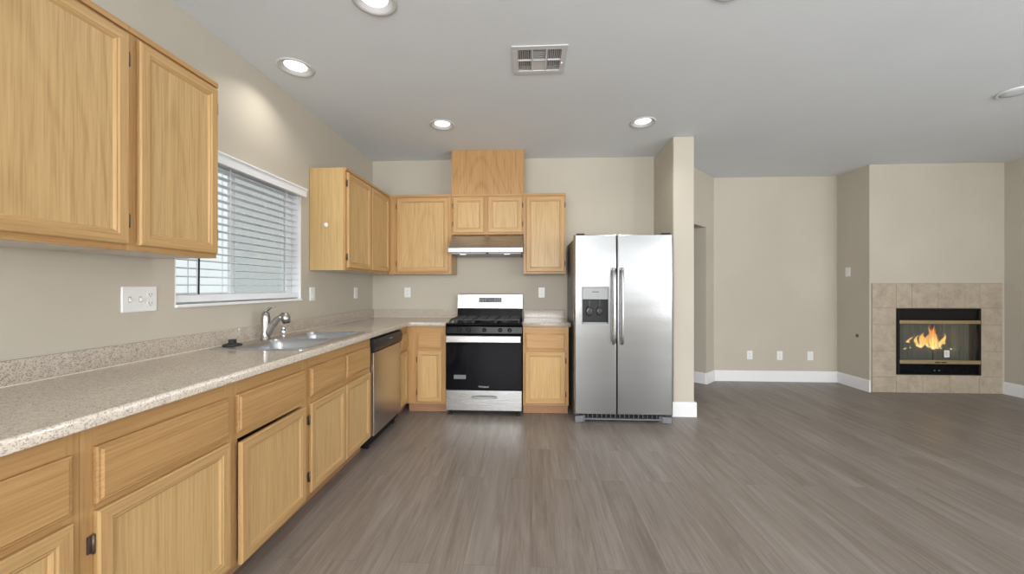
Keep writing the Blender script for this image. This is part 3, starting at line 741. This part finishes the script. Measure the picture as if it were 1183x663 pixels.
# ------------------------------------------------------------------ gas range
RW = XRG1 - XRG0
YFR = 3.600
t = thing('gas_range', 'freestanding stainless and black gas range between the back base cabinets', 'range', (XRG0, YFR, 0))
m = MB(); m.box(0.004, RW - .004, 0.034, 0.615, 0.035, 0.885); m.build('body', 'black_matte', t)
m = MB(); m.box(0.0, RW, 0.012, 0.575, 0.885, 0.905); m.build('cooktop', 'black_gloss', t, bev=0.006)
m = MB(); m.prism_x([(0.034, 0.800), (0.034, 0.884), (0.020, 0.884), (0.002, 0.872), (-0.004, 0.810), (-0.002, 0.800)], 0.0, RW)
cp = m.build('control_panel', 'black_gloss', t, bev=0.002)
for xx in (0.139, 0.231, 0.385, 0.540, 0.632):
    m = MB(); m.lathe([(0.021, 0.0), (0.021, 0.006), (0.017, 0.010), (0.0155, 0.026), (0.013, 0.029), (0.002, 0.0295)], (0, 0, 0), '-y', 20)
    m.box(-0.0035, 0.0035, -0.034, -0.028, -0.014, 0.014)
    k = m.build('knob', 'dark_plastic', t, (xx, -0.001, 0.842), (0.06, 0, 0))
# oven door
m = MB(); m.box(0.003, RW - .003, -0.004, 0.033, 0.260, 0.797); dr = m.build('oven_door', 'oven_glass', t, bev=0.005)
m = MB(); m.loops([[(0.012 + i, y, 0.722 + i * .8), (RW - .012 - i, y, 0.722 + i * .8), (RW - .012 - i, y, 0.792 - i * .8), (0.012 + i, y, 0.792 - i * .8)] for i, y in ((0, -0.026), (0, -0.040), (0.004, -0.048), (0.010, -0.050))])
for xx in (0.02, RW - .06): m.box(xx, xx + .04, -0.027, -0.003, 0.735, 0.780)
m.build('door_handle', 'steel', dr, bev=0.002)
m = MB(); m.loops([[(0.185 + i, -0.0045, 0.430), (0.64, -0.0045, 0.430), (0.64, -0.0045, 0.70), (0.185 + i, -0.0045, 0.70)] for i in (0,)] + [[(0.185, -0.0041, 0.430), (0.64, -0.0041, 0.430), (0.64, -0.0041, 0.70), (0.185, -0.0041, 0.70)]])
m.build('door_window', 'oven_glass', dr)
m = MB(); m.box(0.085, 0.203, -0.0052, -0.0042, 0.362, 0.402); m.build('sticker', 'sticker', dr)
def text(s, size, name, mat, parent, loc, rot, ext=0.0006):
    cu = bpy.data.curves.new(name, 'FONT'); cu.body = s; cu.size = size; cu.extrude = ext; cu.align_x = 'CENTER'; cu.align_y = 'CENTER'
    o = bpy.data.objects.new(name, cu); COL.objects.link(o)
    dgp = bpy.context.evaluated_depsgraph_get(); me = bpy.data.meshes.new_from_object(o.evaluated_get(dgp))
    bpy.data.objects.remove(o); me.materials.clear(); me.materials.append(M[mat])
    o = bpy.data.objects.new(name, me); COL.objects.link(o); o.parent = parent; o.location = loc; o.rotation_euler = rot
    return o
text('Whirlpool', 0.024, 'logo', 'logo', dr, (RW / 2, -0.0050, 0.288), (PI / 2, 0, 0))
# storage drawer
m = MB(); m.box(0.004, RW - .004, -0.002, 0.033, 0.052, 0.250); dw = m.build('storage_drawer', 'steel', t, bev=0.004)
m = MB(); m.tube([(0.265, -0.006, 0.186), (0.275, -0.020, 0.186), (0.32, -0.026, 0.189), (0.385, -0.027, 0.190), (0.45, -0.026, 0.189), (0.495, -0.020, 0.186), (0.505, -0.004, 0.186)], 0.0085, 10)
m.build('drawer_pull', 'grey_plastic', dw)
for xx in (0.02, RW - .06):
    for yy in (0.04, 0.55): m = MB(); m.lathe([(0.020, 0), (0.020, .012), (0.012, .014), (0.012, .0348)], (xx + .02, yy, 0), 'z', 14); m.build('foot', 'dark_plastic', t)
# backguard
m = MB(); m.prism_x([(0.545, 0.9052), (0.612, 0.9052), (0.612, 1.176), (0.585, 1.176), (0.560, 1.010)], 0.012, RW - .012); bgd = m.build('backguard', 'black_gloss', t, bev=0.003)
m = MB(); m.prism_x([(0.5605, 1.024), (0.566, 1.024), (0.590, 1.170), (0.606, 1.170), (0.606, 1.182), (0.584, 1.182), (0.5795, 1.176)], 0.010, RW - .010)
m.build('backguard_panel', 'steel', bgd)
nb = Vector((0, -0.992, 0.124))
def bgp(x, z, off): return (x, 0.5605 + (z - 1.024) * 0.125 - off, z + off * 0.12)
m = MB(); x0, x1, za, zb = 0.252, 0.512, 1.086, 1.142
m.loops([[bgp(x0, za, .0002), bgp(x1, za, .0002), bgp(x1, zb, .0002), bgp(x0, zb, .0002)], [bgp(x0, za, .002), bgp(x1, za, .002), bgp(x1, zb, .002), bgp(x0, zb, .002)]])
ds = m.build('display', 'display', t)
for i in range(9):
    for j in range(3):
        if 3 <= i <= 5: continue
        m = MB(); a = x0 + .012 + i * .027; z = za + .008 + j * .016
        m.loops([[bgp(a, z, .0021), bgp(a + .018, z, .0021), bgp(a + .018, z + .008, .0021), bgp(a, z + .008, .0021)], [bgp(a, z, .0027), bgp(a + .018, z, .0027), bgp(a + .018, z + .008, .0027), bgp(a, z + .008, .0027)]])
        m.build('button', 'button', ds)
# burners and grates
for bx_, by_, r in ((0.17, 0.16, 0.042), (0.17, 0.43, 0.036), (0.378, 0.295, 0.048), (0.585, 0.16, 0.046), (0.585, 0.43, 0.034)):
    m = MB(); m.lathe([(r + .016, .9052), (r + .012, .909), (r, .910), (r, .918), (r - .004, .922), (0.004, .923)], (bx_, by_, 0), 'z', 24); m.build('burner', 'iron', t)
for gx0, gx1 in ((0.030, 0.262), (0.268, 0.488), (0.494, 0.726)):
    m = MB(); z0, z1 = 0.930, 0.942; y0, y1 = 0.045, 0.530; q = 0.010
    m.box(gx0, gx1, y0, y0 + q, z0, z1); m.box(gx0, gx1, y1 - q, y1, z0, z1); m.box(gx0, gx0 + q, y0 + q, y1 - q, z0, z1); m.box(gx1 - q, gx1, y0 + q, y1 - q, z0, z1)
    cx = (gx0 + gx1) / 2; m.box(cx - q / 2, cx + q / 2, y0 + q, y1 - q, z0, z1)
    for yy in (0.16, 0.295, 0.43): m.box(gx0 + q, cx - q / 2, yy - q / 2, yy + q / 2, z0, z1); m.box(cx + q / 2, gx1 - q, yy - q / 2, yy + q / 2, z0, z1)
    for xx in (gx0, gx1 - q):
        for yy in (y0, y1 - q, 0.29): m.box(xx, xx + q, yy, yy + q, 0.9052, z0)
    m.build('grate', 'iron', t, bev=0.002)

# ------------------------------------------------------------------ range hood
t = thing('range_hood', 'slim stainless range hood under the short cabinet above the range', 'range hood', (-0.840, 3.760, 1.60))
HW = 0.764
m = MB(); m.prism_x([(0.0, 0.022), (0.0, 0.060), (0.182, 0.224), (0.492, 0.224), (0.492, 0.020), (0.02, 0.020)], 0, HW); m.build('shell', 'steel', t, bev=0.003)
m = MB(); m.box(-0.001, HW + .001, -0.006, 0.0, 0.020, 0.062); m.build('front_lip', 'steel', t, bev=0.002)
m = MB(); m.box(0.02, HW - .02, 0.03, 0.47, 0.004, 0.0198); m.build('filter_panel', 'grey_plastic', t, bev=0.002)
for xx in (0.14, 0.60): m = MB(); m.box(xx - .03, xx + .03, 0.05, 0.09, 0.0015, 0.0038); m.build('hood_lamp', 'hood_lamp', t)
m = MB(); m.lathe([(0.012, 0), (0.012, 0.006), (0.004, .007)], (0.40, 0.03, 0.012), '-y', 14); m.build('hood_switch', 'dark_plastic', t)

# ------------------------------------------------------------------ refrigerator
FRX, FRY, FRW = 0.409, 3.462, 0.903
t = thing('refrigerator', 'stainless side by side refrigerator with a dispenser in its left door', 'refrigerator', (FRX, FRY, 0))
m = MB(); m.box(0.012, FRW - .012, 0.078, 0.765, 0.030, 1.728); m.build('body', 'fridge_side', t, bev=0.004)
FZ0_, FZ1_ = 0.082, 1.748
def fdoor(x0, x1, hole=None):
    m = MB(); to3 = lambda y: (lambda x, z: (x, y, z))
    r = 0.014
    outl = lambda i: [(x0 + i, FZ0_ + i * .5), (x1 - i, FZ0_ + i * .5), (x1 - i, FZ1_ - i * .5), (x0 + i, FZ1_ - i * .5)]
    lv = [(0.002, 0.075), (0.0, 0.070), (0.0, r), (0.0041, 0.0041), (r, 0.0)]
    m.loops([[(x, y, z) for x, z in outl(i)] for i, y in lv], 0, True, hole is None, False)
    if hole:
        fill_holes(outl(r), [hole], to3(0.0), 0, m)
        m.loops([[(x, 0.0, z) for x, z in hole], [(x, 0.060, z) for x, z in hole]], 0, False, True)
    return m.build('door', 'steel_fridge', t)
DX0, DX1, DZa, DZb = 0.070, 0.317, 0.918, 1.262
dl = fdoor(0.0, 0.389, rrect(DX0, DX1, DZa, DZb, 0.008, 3))
drr = fdoor(0.396, FRW)
# dispenser in the left door
m = MB(); o_ = rrect(DX0 - .004, DX1 + .004, DZa - .004, DZb + .004, .010, 3); i_ = rrect(DX0 + .005, DX1 - .005, DZa + .005, DZb - .005, .006, 3)
m.loops([[(x, 0.010, z) for x, z in o_ and i_], [(x, -0.003, z) for x, z in i_], [(x, -0.003, z) for x, z in o_], [(x, 0.0, z) for x, z in o_]], 0, False, False)
dp = m.build('dispenser_trim', 'grey_plastic', dl)
m = MB(); m.box(DX0 + .006, DX1 - .006, -0.002, 0.050, 1.148, DZb - .006); m.build('dispenser_control_panel', 'grey_plastic', dl, bev=0.003)
m = MB(); m.box(0.165, 0.225, -0.0028, -0.0021, 1.215, 1.221); m.build('logo_plate', 'dark_plastic', dl)
m = MB(); m.box(DX0 + .006, DX1 - .006, 0.050, 0.058, DZa + .006, 1.147); m.box(DX0 + .006, DX0 + .010, 0.0, 0.050, DZa + .006, 1.147); m.box(DX1 - .010, DX1 - .006, 0.0, 0.050, DZa + .006, 1.147)
m.build('dispenser_cavity', 'dark_plastic', dl)
m = MB(); m.box(DX0 + .012, DX1 - .012, 0.002, 0.049, DZa + .006, DZa + .016); m.build('drip_tray', 'grey_plastic', dl)
for xx, rr_ in ((0.145, 0.034), (0.240, 0.030)):
    m = MB(); m.loops([[(xx + rr_ * k * math.cos(a), y, 1.035 + rr_ * 1.35 * k * math.sin(a)) for a in [2 * PI * q / 24 for q in range(24)]] for k, y in ((1, 0.049), (1, 0.040), (0.85, 0.034), (0.5, 0.032))], 0, True, True, True)
    m.box(xx - .008, xx + .008, 0.030, 0.046, 1.075, 1.146)
    m.build('dispenser_paddle', 'display', dl)
for xx, dd in ((0.353, dl), (0.432, drr)):
    m = MB()
    z0, z1 = 0.742, 1.432
    pts = []
    for k in range(15):
        u = k / 14; z = z0 + (z1 - z0) * u; bow = -0.040 - 0.022 * math.sin(PI * u); pts.append((xx, bow, z))
    m.tube([(xx, -0.002, z0 + .004), (xx, -0.030, z0 + .001)] + pts[1:-1] + [(xx, -0.030, z1 - .001), (xx, -0.002, z1 - .004)], 0.0135, 14, flat=(1.0, 1.0))
    m.build('handle', 'steel', dd)
m = MB(); m.box(0.05, FRW - .05, 0.060, 0.077, 0.018, 0.076); gr = m.build('toe_grille', 'black_matte', t)
m = MB(); m.box(0.06, FRW - .06, 0.040, 0.060, 0.020, 0.032)
for k in range(18): xx = 0.09 + k * 0.0425; m.box(xx, xx + .004, 0.050, 0.0598, 0.033, 0.072)
m.build('grille_bars', 'slate', gr)
for xx, sg in ((0.010, 1), (FRW - .010, -1)):
    m = MB(); m.prism([(xx, 0.012), (xx + sg * .075, 0.030), (xx + sg * .100, 0.06), (xx + sg * .100, 0.09), (xx, 0.09)], 0.0, 0.058); m.build('foot', 'slate', t, bev=0.005)
for xx in (0.06, FRW - .06): m = MB(); m.box(xx - .04, xx + .04, 0.015, 0.12, 1.7485, 1.762); m.build('hinge_cover', 'dark_plastic', t, bev=0.005)

# ------------------------------------------------------------------ outlets and switch plates (local: plate in XZ facing -y)
def outlet(loc, rz, label, group, kind='outlet', wd=0.073, ht=0.117):
    t = thing('wall_outlet' if kind == 'outlet' else 'light_switch', label, 'outlet' if kind == 'outlet' else 'switch', loc, rz, group)
    m = MB(); m.loops([[(x, y, z) for x, z in rrect(-wd / 2 + i, wd / 2 - i, -ht / 2 + i, ht / 2 - i, .006, 3)] for i, y in ((0, -.0003), (0, -.003), (.003, -.0055))]); m.build('plate', 'white_plastic', t)
    if kind == 'outlet':
        for zz in (-.021, .021):
            m = MB(); m.loops([[(x, y, z) for x, z in rrect(-.016, .016, zz - .014, zz + .014, .008, 3)] for y in (-.0056, -.0072)]); s_ = m.build('socket', 'white_plastic', t)
            m = MB(); m.box(-.0075, -.0055, -.0076, -.0073, zz - .002, zz + .007); m.box(.0055, .0075, -.0076, -.0073, zz - .002, zz + .007); m.box(-.002, .002, -.0076, -.0073, zz - .010, zz - .006)
            m.build('slots', 'slot', s_)
    else:
        m = MB(); m.prism_x([(-.0056, -.033), (-.0056, .033), (-.0085, .033), (-.0065, 0), (-.0105, -.033)], -.0165, .0165); m.build('rocker', 'white_plastic', t)
    return t
GK, GF = 'outlets over the kitchen counters', 'outlets low on the family room wall'
outlet((XW, 3.048, 1.203), R90, 'white switch plate on the left wall between the window and the corner cabinet', None, 'switch')
outlet((XW, 3.832, 1.200), R90, 'white outlet on the left wall just before the kitchen corner', GK)
outlet((-1.430, YW, 1.199), 0, 'white outlet on the back wall left of the range, near the corner', GK)
outlet((0.132, YW, 1.199), 0, 'white outlet on the back wall between the range and the refrigerator', GK)
outlet((2.944, YF, 0.350), 0, 'white outlet low on the far wall, leftmost of the three', GF)
outlet((3.334, YF, 0.346), 0, 'white outlet low on the far wall, middle of the three', GF)
outlet((3.728, YF, 0.346), 0, 'white outlet low on the far wall, rightmost of the three near the chimney', GF)
outlet((XA, 4.955, 1.455), -R90, 'white switch plate on the chimney side wall', None, 'switch')
# three gang plate
t = thing('switch_plate', 'wide white three-gang plate with an outlet and two switches above the counter', 'switch plate', (XW, 1.660, 1.205), R90)
m = MB(); wd, ht = 0.158, 0.119
m.loops([[(x, y, z) for x, z in rrect(-wd / 2 + i, wd / 2 - i, -ht / 2 + i, ht / 2 - i, .006, 3)] for i, y in ((0, -.0003), (0, -.003), (.003, -.0055))]); m.build('plate', 'white_plastic', t)
for xx in (-0.046, 0.0):
    m = MB(); m.box(xx - .006, xx + .006, -.0065, -.0056, -.013, .013); s_ = m.build('switch_base', 'grey_plastic', t)
    m = MB(); m.prism_x([(-.0066, -.009), (-.0066, .009), (-.016, -.004), (-.015, -.010)], xx - .004, xx + .004); m.build('toggle', 'white_plastic', s_)
for zz in (-.021, .021):
    m = MB(); m.loops([[(x, y, z) for x, z in rrect(.046 - .016, .046 + .016, zz - .014, zz + .014, .008, 3)] for y in (-.0056, -.0072)]); s_ = m.build('socket', 'white_plastic', t)
    m = MB(); m.box(.046 - .0075, .046 - .0055, -.0076, -.0073, zz - .002, zz + .007); m.box(.046 + .0055, .046 + .0075, -.0076, -.0073, zz - .002, zz + .007); m.box(.046 - .002, .046 + .002, -.0076, -.0073, zz - .010, zz - .006)
    m.build('slots', 'slot', s_)
# gas key valve
m = MB(); m.lathe([(0.022, 0), (0.022, .003), (0.016, .006), (0.009, .0065), (0.008, .004)], (0, 0, 0), '-y', 20)
tag(m.build('gas_valve', 'bronze', loc=(XA, 4.822, 0.656), rot=(0, 0, -R90)), 'small round bronze gas key valve on the chimney side wall', 'valve')

# ------------------------------------------------------------------ ceiling fittings
def downlight(x, y, label):
    t = thing('recessed_light', label, 'ceiling light', (x, y, H), 0, 'recessed downlights in the kitchen ceiling')
    m = MB(); m.lathe([(0.087, .03), (0.087, 0.0), (0.112, -0.0005), (0.114, -.004), (0.106, -.007), (0.094, -.006), (0.088, -.003), (0.070, .010)], (0, 0, 0), 'z', 40, cap=False)
    m.build('trim_ring', 'trim_grey', t)
    m = MB(); m.lathe([(0.0705, .016), (0.069, .010), (0.045, .006), (0.003, .005)], (0, 0, 0), 'z', 32); m.build('lens', 'lamp', t)
    o = area('lamp', (0, 0, -0.010), (0, 0, 0), 0.10, 0.10, P_CAN, (1.0, 0.95, 0.87), 'DISK', math.radians(130)); o.parent = t
    return t
downlight(*CANS[0], 'lit recessed downlight closest to the left wall, above the window')
downlight(*CANS[1], 'lit recessed downlight in front of the oak duct box')
downlight(*CANS[2], 'lit recessed downlight near the partition wall, above the refrigerator')
downlight(*CANS[3], 'lit recessed downlight cut off by the top photo edge, left of the vent')
downlight(*CANS[4], 'lit recessed downlight barely showing at the top photo edge, right of the vent')
t = thing('ceiling_vent', 'white rectangular louvred air register in the kitchen ceiling', 'vent', ((VX0 + VX1) / 2, (VY0 + VY1) / 2, H))
a, b_ = (VX1 - VX0) / 2, (VY1 - VY0) / 2
m = MB(); fr = 0.036
m.box(-a, a, -b_, -b_ + fr, -.007, -.0003); m.box(-a, a, b_ - fr, b_, -.007, -.0003); m.box(-a, -a + fr, -b_ + fr, b_ - fr, -.007, -.0003); m.box(a - fr, a, -b_ + fr, b_ - fr, -.007, -.0003)
ix, iy = a - fr, b_ - fr; c1 = ix / 3
for xx in (-c1, c1): m.box(xx - .006, xx + .006, -iy, iy, -.006, .004)
m.box(-ix, -c1 - .006, -.006, .006, -.006, .004); m.box(-c1 + .006, c1 - .006, -.006, .006, -.006, .004); m.box(c1 + .006, ix, -.006, .006, -.006, .004)
m.build('frame', 'trim_grey', t, bev=0.002)
m = MB()
for lo, hi, sg in ((-ix, -c1 - .006, 1), (c1 + .006, ix, -1)):
    for k in range(7):
        xx = lo + (hi - lo) * (k + .5) / 7
        for y0, y1 in ((-iy, -.006), (.006, iy)): m.obox((xx, (y0 + y1) / 2, .002), (1, 0, sg * 1.8), (0, 1, 0), (-sg * 1.8, 0, 1), .0055, (y1 - y0) / 2, .0008)
for k in range(7):
    yy = -iy + (iy - .006) * (k + .5) / 7; m.obox((0, yy, .002), (1, 0, 0), (0, 1, 1.6), (0, -1.6, 1), c1 - .006, .006, .0008)
m.box(-c1 + .006, c1 - .006, .006, iy, -.002, .003)
m.build('louvres', 'trim_grey', t)
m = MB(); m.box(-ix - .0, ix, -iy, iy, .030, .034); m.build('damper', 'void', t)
m = MB(); m.box(ix + .006, ix + .014, .02, .036, -.016, -.0071); m.build('lever', 'white', t)
t = thing('ceiling_speaker', 'flat round unlit white ceiling disc near the right photo edge', 'ceiling disc', (3.66, 2.975, H))
m = MB(); m.lathe([(0.098, -.0005), (0.100, -.006), (0.092, -.011), (0.082, -.009)], (0, 0, 0), 'z', 40, cap=False); m.build('rim', 'white', t)
m = MB(); m.lathe([(0.082, -.004), (0.080, -.0075), (0.04, -.009), (0.003, -.0095)], (0, 0, 0), 'z', 40); m.build('face', 'ceiling', t)

# ------------------------------------------------------------------ fireplace
t = thing('fireplace', 'tiled fireplace with black metal front and glass doors on the chimney wall', 'fireplace', (0, 0, 0))
TX0, TX1, TZ1 = 4.096, 5.566, 1.308
yt = YP - 0.0005; th = 0.012; g = 0.002
m = MB()
m.box(TX0, FX0, yt - .007, yt, 0, TZ1, 1); m.box(FX1, TX1, yt - .007, yt, 0, TZ1, 1); m.box(FX0, FX1, yt - .007, yt, 0, FZ0, 1); m.box(FX0, FX1, yt - .007, yt, FZ1, TZ1, 1)
def tiles(xs, zs):
    for x0, x1 in zip(xs, xs[1:]):
        for z0, z1 in zip(zs, zs[1:]):
            m.loops([[(x0 + i, y, z0 + i), (x1 - i, y, z0 + i), (x1 - i, y, z1 - i), (x0 + i, y, z1 - i)] for i, y in ((g, yt - .006), (g, yt - th + .002), (g + .002, yt - th))], 0, False)
tiles([TX0, FX0, 4.551, 4.848, 5.150, FX1 + .012, TX1], [1.014, TZ1])
tiles([TX0, FX0], [0, 0.185, 0.497, 0.812, 1.014]); tiles([FX1, TX1], [0, 0.200, 0.500, 0.812, 1.014])
tiles([FX0, 4.672, 4.978, FX1], [0, FZ0])
m.build('tile_surround', ['tile', 'grout'], t)
# metal front
m = MB(); y0, y1 = YP - 0.030, YP + 0.02
m.box(FX0, FX0 + .026, y0, y1, FZ0, FZ1); m.box(FX1 - .026, FX1, y0, y1, FZ0, FZ1)
m.box(FX0 + .026, FX1 - .026, y0, y1, FZ1 - .012, FZ1); m.box(FX0 + .026, FX1 - .026, y0, y1, FZ0, FZ0 + .012)
fr = m.build('metal_front', 'black_matte', t, bev=0.003)
m = MB(); m.prism_x([(y0 + .012, FZ1 - .013), (y0 + .05, FZ1 - .013), (y0 + .05, 0.870), (y0 + .034, 0.870)], FX0 + .027, FX1 - .027); m.build('top_louvre', 'black_matte', fr)
m = MB(); m.box(FX0 + .027, FX1 - .027, y0 + .012, y0 + .03, FZ0 + .013, 0.345); m.build('lower_panel', 'black_gloss', fr)
m = MB()
for xx in (4.79, 4.84): m.box(xx, xx + .012, y0 + .006, y0 + .0119, FZ0 + .05, FZ0 + .056)
m.build('panel_latch', 'grey_plastic', fr)
for za, zb in ((0.828, 0.868), (0.352, 0.395)):
    m = MB(); m.box(FX0 + .018, FX1 - .018, y0 - .010, y0 + .010, za, zb); m.build('brass_rail', 'brass', t, bev=0.003)
xm = (FX0 + FX1) / 2
for xa, xb in ((FX0 + .030, xm - .002), (xm + .002, FX1 - .030)):
    m = MB(); m.box(xa, xb, y0 + .012, y0 + .017, 0.396, 0.827); gp = m.build('glass_door', 'fire_glass', t)
m = MB(); m.box(xm - .06, xm - .010, y0 - .020, y0 - .0101, 0.366, 0.376); m.box(xm + .010, xm + .06, y0 - .020, y0 - .0101, 0.366, 0.376); m.build('door_pull', 'black_matte', t)
# firebox
m = MB(); yb_ = 5.10; q = 0.02
m.box(FX0 + .03, FX1 - .03, yb_, yb_ + q, FZ0 + .1, FZ1); m.box(FX0 + .03, FX0 + .03 + q, YP + .021, yb_, FZ0 + .1, FZ1); m.box(FX1 - .03 - q, FX1 - .03, YP + .021, yb_, FZ0 + .1, FZ1)
m.box(FX0 + .05, FX1 - .05, YP + .021, yb_, FZ0 + .1, FZ0 + .12); m.box(FX0 + .05, FX1 - .05, YP + .021, yb_, FZ1 - .02, FZ1)
m.build('firebox', 'firebox', t)
# mesh curtain, gathered at both sides
m = MB()
for xa, xb, n in ((FX0 + .04, xm - .01, 60), (xm + .01, FX1 - .04, 60)):
    rows = []
    for zz in (0.345, 0.860):
        rows.append([(xa + (xb - xa) * k / n, YP + 0.045 + 0.010 * math.sin(k * 0.9) * (0.6 + 0.4 * math.sin(k * .23)), zz) for k in range(n + 1)])
    m.loops(rows, 0, False, False, True, closed=False)
m.build('mesh_curtain', 'fire_mesh', t, fix=False)
m = MB(); m.tube([(FX0 + .05, YP + .045, .862), (FX1 - .05, YP + .045, .862)], 0.005, 8); m.build('curtain_rod', 'black_matte', t)
# hang tag on the door
m = MB(); m.box(0, 0.060, -0.002, 0, 0, 0.082); t2 = tag(m.build('paper_tag', 'card', loc=(4.905, YP - 0.0185, 0.430)), 'small white printed card stuck on the fireplace glass', 'tag')
m = MB()
for k in range(5): m.box(0.010, 0.050 - 0.008 * (k % 2), -0.0028, -0.0021, 0.062 - k * .011, 0.065 - k * .011)
m.build('print_lines', 'button', t2)
# log grate
zf = FZ0 + .12
m = MB()
for k in range(7): xx = 4.62 + k * 0.095; m.tube([(xx, 4.715, zf + .10), (xx, 4.725, zf + .06), (xx, 4.935, zf + .06), (xx, 4.955, zf + .11)], 0.007, 8)
for yy in (4.755, 4.905): m.tube([(4.60, yy, zf + .053), (5.21, yy, zf + .053)], 0.007, 8)
for xx in (4.63, 5.18):
    for yy in (4.755, 4.905): m.tube([(xx, yy, zf), (xx, yy, zf + .05)], 0.007, 8)
tag(m.build('log_grate', 'iron'), 'black iron grate carrying the logs inside the fireplace', 'grate')
def log(a, b, r, label, seed):
    rnd = random.Random(seed); a, b = Vector(a), Vector(b); d = (b - a); ln = d.length
    m = MB(); pts = [(-ln / 2 + ln * k / 8, rnd.uniform(-.006, .006), rnd.uniform(-.006, .006)) for k in range(9)]
    m.tube(pts, [r * rnd.uniform(.88, 1.06) for _ in range(9)], 14)
    o = m.build('firewood_log', 'bark'); o.location = (a + b) / 2; o.rotation_euler = d.to_track_quat('X', 'Z').to_euler()
    return tag(o, label, 'log', 'logs in the fireplace')
log((4.60, 4.795, zf + .113), (5.22, 4.80, zf + .113), 0.044, 'charred log lying lowest along the front of the fireplace grate', 1)
log((4.62, 4.90, zf + .118), (5.20, 4.895, zf + .118), 0.048, 'charred log along the back of the fireplace grate, behind the others', 2)
log((4.58, 4.785, zf + .200), (4.93, 4.865, zf + .255), 0.032, 'charred log slanting up from the left side of the fire', 3)
log((5.22, 4.805, zf + .192), (5.00, 4.885, zf + .206), 0.028, 'thin charred log on the right side of the fire', 4)
# flames
m = MB()
def tongue(x, y, z, h, w, lean, seed):
    rnd = random.Random(seed); n = 9; pts = []; rs = []
    for k in range(n):
        u = k / (n - 1)
        pts.append((x + lean * u * u + 0.020 * math.sin(u * 5 + seed), y + 0.012 * math.sin(u * 4 + seed * 2), z + h * u))
        rs.append(max(0.0015, w * (math.sin(PI * min(1, u * 0.86 + 0.16)) ** 0.9) * (1 - u * 0.45)))
    m.tube(pts, rs, 12, flat=(1.0, 0.55))
fz = 0.08
for (x, z, h, w_, ln, sd) in ((0.00, .02, .24, .040, .01, 1), (0.055, .02, .20, .034, .02, 2), (-0.06, .00, .21, .034, .03, 3), (0.10, .00, .17, .028, .015, 4), (-0.12, -.01, .17, .032, .04, 5),
                              (0.025, .05, .21, .026, -.03, 6), (-0.18, -.02, .15, .030, .05, 7), (-0.24, -.04, .14, .028, .05, 8), (-0.30, -.06, .15, .028, .05, 9), (0.14, -.02, .10, .022, -.02, 10),
                              (-0.34, -.08, .11, .024, .05, 11), (0.21, -.05, .06, .012, .03, 12), (0.25, -.04, .06, .011, .03, 13), (-0.03, -.02, .18, .044, .0, 14), (0.07, -.02, .16, .036, .0, 15)):
    tongue(x, random.Random(sd).uniform(-.03, .03) - (0.03 if x < -.15 else 0), z + fz + (0.055 if x < -.15 else 0), h, w_, ln, sd)
fl = tag(m.build('fire_flames', 'flame', loc=(4.97, 4.835, zf + .10)), 'orange flames rising from the logs in the fireplace', 'fire')
pl = bpy.data.lights.new('fire_glow', 'POINT'); pl.energy = 2.5; pl.color = (1.0, 0.5, 0.18); pl.shadow_soft_size = 0.08
po = bpy.data.objects.new('fire_glow', pl); COL.objects.link(po); po.parent = fl; po.location = (0, -0.06, 0.22)
